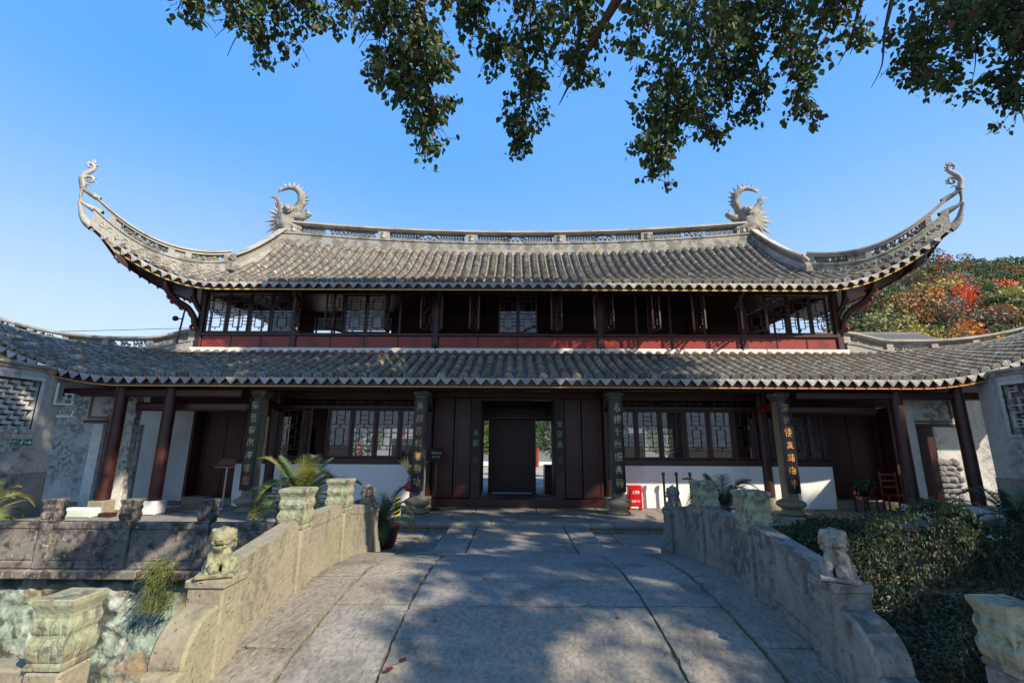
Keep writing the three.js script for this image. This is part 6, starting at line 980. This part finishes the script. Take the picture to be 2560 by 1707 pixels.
{ // ---- the tree over the viewer
  const tree = thing('camphor_tree', 'large leafy tree whose branches hang over the bridge from above', 'tree');
  part('trunk', [tube([V(9.7, -0.25, 1.1), V(9.6, 2, 0.9), V(9.4, 4.5, 0.6), V(9.1, 7, 0.2), V(8.6, 9.5, -0.3), V(7.6, 12.2, -0.9), V(6.4, 14.4, -1.6)], [0.62, 0.46, 0.4, 0.33, 0.25, 0.16, 0.07], 12, 40)], M.bark, tree);
  const big = [[V(9.2, 6.6, 0.3), V(5.6, 7.9, -0.9), V(2.8, 7.5, -2.2), V(1.7, 6.9, -3.2)], [V(9.1, 7.2, 0.2), V(4.4, 8.8, -1.0), V(0.6, 8.2, -2.3), V(-0.9, 6.4, -3.1)], [V(8.8, 8.8, -0.1), V(3.4, 10.4, -1.6), V(-1.2, 9.2, -2.8), V(-2.8, 6.8, -3.6)], [V(9.3, 6.2, 0.4), V(7.2, 7.4, -1.4), V(5.3, 7.1, -2.7), V(4.5, 6.6, -3.2)], [V(9.2, 6.8, 0.2), V(11.5, 8.8, -1.5), V(13.5, 9.8, -4)], [V(8.2, 10.5, -0.5), V(3, 13, -2.5), V(-2, 13.6, -4.5)], [V(7.8, 11.5, -0.7), V(7.4, 13.2, -4), V(7.8, 13.8, -7)], [V(8.8, 8.6, -0.1), V(12, 10.8, 0.5), V(15, 11.8, 0)]];
  for (const b of big) part('limb', tube(b, [0.17, 0.12, 0.07, 0.035], 8, 18), M.bark, tree);
  LIMBS.forEach((l, i) => part('branch', tube((i < 3 || i === 5 ? l.slice(0, 3) : l).map(p => V(...p)), i < 3 ? [0.05, 0.03, 0.004] : [0.026, 0.016, 0.008, 0.003], 6, 24), M.bark, tree));
  const r = rng(1234), tw = [];
  const leaves = [];
  const tone = () => { const k = r(), b = 0.7 + 0.7 * r(); return k < 0.9 ? [0.042 * b, 0.088 * b, 0.018 * b] : k < 0.98 ? [0.1 * b, 0.09 * b, 0.025 * b] : [0.13 * b, 0.05 * b, 0.03 * b]; };
  for (const s of SPRAYS) {
    const a = V(s[0], s[1], s[2]), b = V(s[3], s[4], s[5]), R0 = s[6], len = a.distanceTo(b), n = Math.round((len * R0 * 2 + PI * R0 * R0) * 1080);
    for (let k = 0; k < 5 + len * 10; k++) { const p = a.clone().lerp(b, r()), q = p.clone().add(V((r() - 0.5) * 2.1 * R0, -r() * 1.1 * R0, (r() - 0.5) * 2.1 * R0)), mid = p.clone().lerp(q, 0.5).add(V(0, 0.06, 0)); tw.push(tube([p, mid, q], [0.006, 0.003], 4, 5)); }
    // leaves grow in tufts round twig ends, with gaps between
    const tufts = []; for (let k = 0; k < 5 + 26 * R0 + 9 * len; k++) { const d = V(r() - 0.5, r() - 0.5, r() - 0.5).normalize().multiplyScalar(R0 * (0.25 + 0.85 * r())); d.z *= 1.3; const c = a.clone().lerp(b, r()).add(d); tufts.push([c, R0 * (0.22 + 0.3 * r()) + 0.03]); const p0 = a.clone().lerp(b, r()), m0 = p0.clone().lerp(c, 0.5).add(V((r() - 0.5) * 0.1, 0.05, 0)); tw.push(tube([p0, m0, c], [0.008, 0.003], 4, 6)); }
    for (let k = 0; k < n / 4; k++) {
      const cl = tufts[Math.floor(r() * tufts.length)], c = cl[0].clone().add(V(r() - 0.5, r() - 0.5, r() - 0.5).normalize().multiplyScalar(cl[1] * Math.cbrt(r())));
      for (let q = 0; q < 4; q++) {
        const p = c.clone().add(V((r() - 0.5) * 0.1, (r() - 0.5) * 0.1, (r() - 0.5) * 0.1)), e = new THREE.Euler(PI + (r() - 0.5) * 1.9, r() * 6.28, (r() - 0.5) * 1.6, 'YXZ'), sc = 0.6 + 0.75 * r();
        leaves.push([new THREE.Matrix4().compose(p, new THREE.Quaternion().setFromEuler(e), V(sc, sc, sc)), tone()]);
      }
    }
  }
  part('twigs', tw, M.bark, tree);
  scatter('hanging_leaves', leafShape(0.064, 0.05), leafMat(), leaves, tree);
  // upper crown: leafy sprigs, dense where the photograph's ground is shaded, with gaps that let the sun through
  const sprig = join([0, 1, 2, 3, 4, 5].map(k => leafShape(0.13, 0.085).applyMatrix4(M4([Math.cos(k * 2.4) * 0.05 * k * 0.5, (k - 2) * 0.05, Math.sin(k * 2.4) * 0.05 * k * 0.5], [0.9 + k * 0.7, k * 1.9, k * 0.8]))), { keepUV: true });
  const up = [], kx = SUN.x / SUN.y, kz = SUN.z / SUN.y;
  const shade = (a, b) => {          // a, b: where on the ground the shadow of a leaf falls
    let d = 0;
    const blob = (ca, cb, ra, rb, w) => { const q = ((a - ca) / ra) ** 2 + ((b - cb) / rb) ** 2; d = Math.max(d, w * sstep(1.15, 0.75, q)); };
    for (const q of SHADE) blob(...q);
    for (const [ca, cb, ra, rb, w] of SUNNY) { const q = ((a - ca) / ra) ** 2 + ((b - cb) / rb) ** 2; d *= 1 - w * sstep(1.2, 0.7, q); }
    return d;
  };
  const hole = (a, b) => 0.4 * fbm(a * 0.05 + 5, b * 0.05 + 5, 16, 3, 3) + 0.6 * fbm(a * 0.19 + 5, b * 0.19 + 5, 16, 2, 9);
  for (let k = 0; k < 200000 && up.length < 62000; k++) {
    const a = lerp(-20, 14, r()), b = lerp(-21, -0.5, r()), d = shade(a, b); if (r() > d) continue;
    const h = hole(a, b), mid = sstep(-3.2, -2, a) * sstep(3.2, 1.8, a) * sstep(-13, -12, b) * sstep(-2.5, -4, b), gap = sstep(0.4 + 0.085 * mid, 0.54 + 0.045 * mid, h); if (r() > 0.06 + 0.94 * gap) continue;
    const y = (b < -12 ? 12.6 : b < -9 ? 10.2 : 8.4) + 2.6 * r(); const p = V(a + kx * y, y, b + kz * y);
    // keep the crown out of the sight lines under the visible branches
    if ((p.y - 1.78) < 1.24 * -p.z + 0.25 && Math.abs(p.x) < 1.25 * (0.98 * -p.z + 0.22 * (p.y - 1.78)) && p.z < 0) continue;
    const sc = 0.8 + 0.6 * r(); up.push([new THREE.Matrix4().compose(p, rotQ(r), V(sc, sc, sc)), tone()]);
  }
  scatter('crown', sprig, leafMat(), up, tree);
}

// ---- cycads
{
  const frond = (L, seed, droop) => {
    const r = rng(seed), out = [], at = t => V(0, L * (0.75 * t - droop * t * t * t), L * 0.92 * t - 0.1 * L * t * t), n = 46; out.push(tube(along(at, 5), [0.011, 0.004], 4, 10));
    for (let i = 4; i < n; i++) for (const s of [-1, 1]) { const t = i / n, p = at(t), l = 0.17 * L * Math.sin(PI * Math.min(1, t * 0.9 + 0.12)) * (0.9 + 0.2 * r()) + 0.03, q = at(Math.min(1, t + 0.07)), tip = V(p.x + s * l, p.y + l * 0.35 * (0.6 + 0.8 * r()), p.z + l * 0.55), d = q.clone().sub(p).normalize().multiplyScalar(0.009); const g = new THREE.BufferGeometry(); g.setAttribute('position', new THREE.Float32BufferAttribute([...p.clone().sub(d).toArray(), ...p.clone().add(d).toArray(), ...tip.toArray()], 3)); g.computeVertexNormals(); out.push(g); }
    return join(out);
  };
  const shapes = [frond(0.95, 3, 0.38), frond(0.85, 4, 0.6), frond(0.75, 5, 0.2), frond(1.0, 6, 0.75)];
  const mats = [[0.075, 0.125, 0.03], [0.15, 0.2, 0.035], [0.28, 0.27, 0.045], [0.035, 0.06, 0.025]].map(c => leafMat({ color: new THREE.Color().setRGB(...c), transmission: 0.3 }));
  const cycad = (label, x, z, y0, h, n, seed, sc, pal, pot) => {
    const t = thing('cycad', label, 'cycad', [x, y0, z]), r = rng(seed);
    part('trunk', [cyl(0.13, 0.11, h, 0, h / 2, 0, 12), ...[...Array(40).keys()].map(k => new THREE.ConeGeometry(0.03, 0.09, 4).applyMatrix4(M4([Math.cos(k * 2.4) * 0.12, h * (k / 40), Math.sin(k * 2.4) * 0.12], [Math.sin(k * 2.4) * 0.9, 0, -Math.cos(k * 2.4) * 0.9])))], M.bark, t);
    if (pot) part('pot', lathe([[0, 0], [0.2, 0], [0.24, 0.1], [0.3, 0.36], [0.32, 0.4], [0.27, 0.4], [0, 0.36]], 20), pot, t);
    for (let k = 0; k < n; k++) { const e = k / n, m = new THREE.Mesh(shapes[Math.floor(r() * 4)], mats[pal[Math.floor(r() * pal.length)]]); m.name = 'frond'; m.position.set(0, h, 0); m.rotation.set(lerp(0.9, -0.45, e ** 0.8) + 0.2 * (r() - 0.5), k * 2.4 + 0.3 * r(), 0, 'YXZ'); m.scale.setScalar(sc * (0.8 + 0.35 * r())); t.add(lit(m)); }
  };
  cycad('bright green cycad in a brown pot with yellowed lower fronds', -4.25, -9.2, -0.2, 0.9, 44, 11, 1.2, [0, 0, 1, 1, 2], vary(M.wood, 1.6, 1.4, 1.3));
  cycad('dark drooping cycad beside the warning board', -2.62, -9.35, -0.2, 0.5, 26, 12, 0.95, [0, 3, 3], vary(M.wood, 1.2, 1.2, 1.2));
  cycad('yellow-green cycad at the foot of the stained courtyard wall', -10.7, -9.4, -0.2, 0.45, 28, 13, 1.0, [1, 1, 2, 0], null);
  cycad('low dark cycad before the white wall and barrier posts', 3.95, -9.3, -0.2, 0.78, 26, 14, 0.95, [3, 3, 0], vary(M.wood, 1.2, 1.2, 1.2));
  cycad('loose olive cycad beside the meander lattice wall', 9.6, -9.4, -0.2, 0.6, 24, 15, 1.05, [0, 1, 3], null);
}

// ---- creeper over the balustrade and pond wall
{
  const iv = thing('creeper', 'dense green creeper spilling over balustrade and pond wall', 'creeper'), r = rng(321);
  const topY = x => 0.34 + 0.22 * Math.exp(-(((x - 5.3) / 0.55) ** 2)) + 0.3 * Math.exp(-(((x - 7.0) / 0.75) ** 2)) + 0.12 * noise3(x * 1.3, 4, 2) + 0.25 * sstep(8, 10, x);
  const f = (u, v) => { const x = lerp(2.95, 13, u), y = lerp(topY(x), -2.7, v), b = 0.1 * noise3(x * 1.6, y * 1.6, 5) + 0.06 * noise3(x * 5, y * 5, 6); return V(x, y + 0.04 * noise3(x * 6, 1, v * 4), -7.93 + 0.1 * Math.sin(Math.min(1, v * 6) * PI / 2) + 0.14 * Math.max(0, v - 0.25) + b - (v < 0.03 ? 0.22 : 0)); };
  const L = [];
  for (let k = 0; k < 84000; k++) {
    const w0 = r(), u = r() ** 1.25, v = w0 < 0.2 ? 0 : w0 < 0.34 ? r() * 0.14 : r() ** 1.2, p = f(u, v), top = v < 0.03;
    const bald = noise3(p.x * 1.1, p.y * 1.3, 9) + 0.5 * noise3(p.x * 3, p.y * 3, 12); if (bald < -0.6 && r() > 0.4) continue; if (p.y > -0.47 && p.y < -0.27 && p.x > 5.8 && r() > 0.35) continue;
    p.add(V((r() - 0.5) * 0.08, (r() - 0.5) * 0.08 + (top ? 0.03 + 0.06 * r() : 0), 0.015 + 0.09 * r() + (top ? 0.36 - 0.72 * r() : 0)));
    const b = 0.5 + 1.1 * r(), q = r(), c = q < 0.86 ? [0.045 * b, 0.08 * b, 0.03 * b] : q < 0.95 ? [0.1 * b, 0.1 * b, 0.03 * b] : [0.18 * b, 0.09 * b, 0.03 * b], sc = 0.45 + 1.15 * r() * r() + 0.2 * r();
    L.push([new THREE.Matrix4().compose(p, new THREE.Quaternion().setFromEuler(new THREE.Euler(PI + 0.5 + (r() - 0.5) * 1.4, (r() - 0.5) * 2.2, (r() - 0.5) * 1.6)), V(sc, sc, sc)), c]);
  }
  // trailing runners that hang over the coping and stray from the mass
  const run = [];
  for (let k = 0; k < 70; k++) { const x = 3 + 8 * r(), v0 = 0.05 + 0.5 * r(), p = V(x, lerp(topY(x), -2.7, v0), -7.72), l = 0.3 + 0.7 * r(), sw = (r() - 0.5) * 0.5, pts = [0, 0.35, 0.7, 1].map(t => V(p.x + sw * t, p.y - l * t, p.z + 0.12 * Math.sin(t * 2.5) + 0.02)); run.push(tube(pts, [0.006, 0.003], 4, 8)); for (let q = 0; q < 16; q++) { const t = q / 16, c = V(p.x + sw * t, p.y - l * t, p.z + 0.12 * Math.sin(t * 2.5) + 0.04).add(V((r() - 0.5) * 0.07, 0, 0)); L.push([new THREE.Matrix4().compose(c, new THREE.Quaternion().setFromEuler(new THREE.Euler(PI + 0.4 + (r() - 0.5), (r() - 0.5) * 2, (r() - 0.5) * 2)), V(1, 1, 1).multiplyScalar(0.7 + 0.7 * r())), [0.05, 0.09, 0.03]]); } }
  part('runners', run, M.bark, iv);
  for (let k = 0; k < 34; k++) { const x = 3 + 9 * r(), y = topY(x), h = 0.12 + 0.22 * r(); for (let q = 0; q < 14; q++) { const t = q / 14; L.push([new THREE.Matrix4().compose(V(x + 0.1 * t * Math.sin(k) + (r() - 0.5) * 0.06, y + h * t, -8.0 + (r() - 0.5) * 0.1), rotQ(r), V(0.8, 0.8, 0.8)), [0.08, 0.11, 0.03]]); } }
  scatter('ivy_leaves', leafShape(0.055, 0.045), leafMat(), L, iv);
}
// ---- fern clump on the pond wall, moss tufts
{
  const t = thing('fern_clump', 'tuft of green ferns growing from the pond wall joint', 'fern', [-5.7, -0.36, -7.92]), r = rng(55), B = [[], []];
  for (let k = 0; k < 320; k++) { const x = (r() - 0.5) * 0.42, y = (r() - 0.62) * 0.75, a = (r() - 0.5) * 2.2, l = 0.12 + 0.13 * r(), p = V(x, y, 0.04 * r()), q = V(x + Math.sin(a) * l * 0.7, y - Math.cos(a) * l * 0.3 + 0.06, 0.1 + 0.08 * r()), e = V(x + Math.sin(a) * l, y - 0.02 - l * 0.55 * r(), 0.14 + 0.08 * r()); B[k % 2].push(tube([p, q, e], [0.006, 0.005, 0.001], 3, 4)); }
  part('blades', B[0], plain(0.1, 0.14, 0.03, 0.8), t); part('young_blades', B[1], plain(0.2, 0.2, 0.05, 0.8), t);
}

// ---- wooded hillside behind
const hillY = (X, Z) => { const b = Math.max(0, Z - 48) * 0.6, cap = 51 + 5 * noise3(X * 0.02, 2, 1) + 2.5 * noise3(X * 0.07, 5, 1); const h = b < cap ? b : cap - 0.3 * (b - cap); return -2.5 + Math.max(0, h) * sstep(0.56, 0.84, X / Z) + 2.2 * noise3(X * 0.045, Z * 0.045, 7); };
{
  ground('hillside', grid(60, 50, (u, v) => { const X = lerp(-10, 330, u), Z = lerp(40, 230, v); return [X, hillY(X, Z) - 0.5, -Z]; }), vary(M.earth, 0.5, 0.55, 0.35));
  const crownShape = (seed, n, R0, sq, gap) => {
    const r = rng(seed), out = [], lobes = [...Array(9).keys()].map(() => [(r() - 0.5) * R0 * 1.15, (0.2 + r() * 0.95) * R0 * sq, (r() - 0.5) * R0 * 1.15, R0 * (0.3 + 0.22 * r())]);
    const lf = leafShape(1, 0.8, 0.3);
    for (let k = 0; k < n; k++) { const l = lobes[k % 9], d = V(r() - 0.5, r() - 0.42, r() - 0.5).normalize().multiplyScalar(l[3] * (gap + (1 - gap) * r())), s = R0 * (0.06 + 0.07 * r()); out.push(lf.clone().applyMatrix4(new THREE.Matrix4().compose(V(l[0] + d.x, l[1] + d.y, l[2] + d.z), rotQ(r), V(s, s, s)))); }
    return join(out, { keepUV: true });
  };
  const shapes = [1, 2, 3, 4, 5].map(k => crownShape(600 + k, 760, 3.6, [0.8, 1, 1.2, 0.9, 1.1][k - 1], 0.72));
  const trunkG = join([tube([V(0, -1.2, 0), V(0.1, 1, 0), V(0, 3, 0.1)], [0.28, 0.2, 0.1], 6, 5), tube([V(0, 1, 0), V(0.8, 2.2, 0.3), V(1.5, 3.6, 0.4)], [0.12, 0.04], 5, 5), tube([V(0, 1.3, 0), V(-0.8, 2.6, -0.3), V(-1.3, 3.8, 0)], [0.12, 0.04], 5, 5)]);
  const kinds = [['green', [0.055, 0.085, 0.03], 'dark green broadleaf tree on the wooded hillside'], ['olive', [0.12, 0.12, 0.04], 'olive green tree on the wooded hillside'], ['yellow', [0.24, 0.2, 0.045], 'yellowing tree on the wooded hillside'], ['russet', [0.2, 0.1, 0.035], 'russet brown tree on the wooded hillside'], ['red', [0.42, 0.075, 0.018], 'bright red autumn tree on the wooded hillside'], ['grey', [0.15, 0.125, 0.085], 'thin half-bare grey-brown tree on the wooded hillside'], ['orange', [0.45, 0.17, 0.025], 'orange autumn tree on the wooded hillside']];
  const cm = kinds.map(k => [0.85, 1.2].map(b => leafMat({ color: new THREE.Color().setRGB(...k[1].map(c => c * b * 1.45)), transmission: 0.15 })));
  const r = rng(8080);
  const plant = (X, Z, kind, sc) => { const t = thing(kinds[kind][0] + '_tree', kinds[kind][2], 'tree', [X, hillY(X, Z) - 0.2, -Z], r() * 6.28, kinds[kind][0] + ' trees on the hillside'); t.scale.set(sc, sc * (0.85 + 0.35 * r()), sc); const c = new THREE.Mesh(shapes[Math.floor(r() * 5)], cm[kind][Math.floor(r() * 2)]); c.name = 'crown'; c.position.y = 1.6; t.add(lit(c)); const k = new THREE.Mesh(trunkG, M.bark); k.name = 'trunk'; t.add(lit(k)); };
  // trees in rows up the slope, staggered
  for (let Z = 56; Z < 142; Z += 5.4) for (let q = 0; q < 26; q++) {
    const f = 0.6 + q * 0.028 * (1 + Z * 0.0001) , X = f * Z + (r() - 0.5) * 4, z = Z + (r() - 0.5) * 4; if (X / z > 1.3) continue;
    if (q % Math.max(1, Math.round(5.2 / (Z * 0.028))) && r() > 0.15) continue;
    const w = r(); let kind = w < 0.32 ? 0 : w < 0.56 ? 1 : w < 0.66 ? 2 : w < 0.76 ? 3 : w < 0.94 ? 5 : 6;
    if (hillY(X, z) > 44) kind = w < 0.6 ? 0 : w < 0.85 ? 1 : 3;
    plant(X, z, kind, 0.9 + 0.7 * r());
  }
  for (const [X, Z, k] of RED) plant(X, Z, k, 0.9 + 0.5 * r());
}

// ---- court behind the hall, seen through the doorway and windows
{
  ground('rear_court', cc(-26, 26, -0.32, -0.05, -46, -19.42, 0.02), vary(M.paving, 1.5, 1.5, 1.45));
  const rh = thing('rear_hall', 'red columned hall across the rear court', 'building', [0, 0, -36]);
  part('wall', [bb(-14, 14, 0, 3.6, -1, -0.8)], M.white, rh); part('roof', grid(20, 4, (u, v) => [lerp(-15, 15, u), 3.7 + v * 2.4, 2 - v * 4.5]), M.tilePan, rh); for (let k = 0; k < 8; k++) part('column', cyl(0.16, 0.16, 3.7, -12 + k * 3.4, 1.85, 0.6, 14), M.woodRed, rh); part('eave_beam', cc(-14, 14, 3.4, 3.7, 0.45, 0.75, 0.02), M.woodRed, rh);
  const r = rng(4040), needle = leafShape(0.3, 0.07, 0.2);
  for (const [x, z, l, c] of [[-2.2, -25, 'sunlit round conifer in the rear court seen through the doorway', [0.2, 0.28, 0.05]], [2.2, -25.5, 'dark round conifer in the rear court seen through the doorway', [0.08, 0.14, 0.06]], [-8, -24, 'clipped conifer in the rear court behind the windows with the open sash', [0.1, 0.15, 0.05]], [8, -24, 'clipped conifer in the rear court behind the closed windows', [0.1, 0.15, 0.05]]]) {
    const t = thing('conifer', l, 'conifer', [x, -0.05, z]); part('trunk', tube([V(0, 0, 0), V(0.05, 0.8, 0), V(0, 2.2, 0)], [0.12, 0.06], 7, 6), M.bark, t);
    const N = []; for (let k = 0; k < 1500; k++) { const d = V(r() - 0.5, r() - 0.5, r() - 0.5).normalize().multiplyScalar(1.15 * Math.cbrt(0.4 + 0.6 * r())); N.push(needle.clone().applyMatrix4(new THREE.Matrix4().compose(V(d.x, 2.3 + d.y * 1.05, d.z), new THREE.Quaternion().setFromUnitVectors(V(0, 1, 0), V(d.x + (r() - 0.5), d.y + 0.8, d.z + (r() - 0.5)).normalize()), V(1, 1, 1)))); }
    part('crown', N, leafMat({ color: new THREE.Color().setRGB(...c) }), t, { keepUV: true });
  }
  const ob = thing('outbuilding', 'low grey-tiled roof peeping over the wing beside the hillside', 'building', [19, 0, -24.5]);
  part('wall', bb(-2.4, 3, -0.05, 6.9, -1.2, 1.2), M.whiteOld, ob); part('roof', [grid(14, 4, (u, v) => [lerp(-2.6, 3.2, u), 6.9 + v * 0.75, 1.6 - v * 1.6]), grid(14, 4, (u, v) => [lerp(3.2, -2.6, u), 6.9 + v * 0.75, -1.6 + v * 1.6])], M.tilePan, ob);
  for (let k = 0; k < 20; k++) part('tile_row', tube([V(-2.5 + k * 0.29, 6.95, 1.6), V(-2.5 + k * 0.29, 7.68, 0)], [0.09, 0.09], 6, 2), M.tilePan, ob);
  part('ridge', cc(-2.6, 3.2, 7.6, 7.8, -0.1, 0.1, 0.03), M.limeDark, ob);
}

renderer.render(scene, camera);
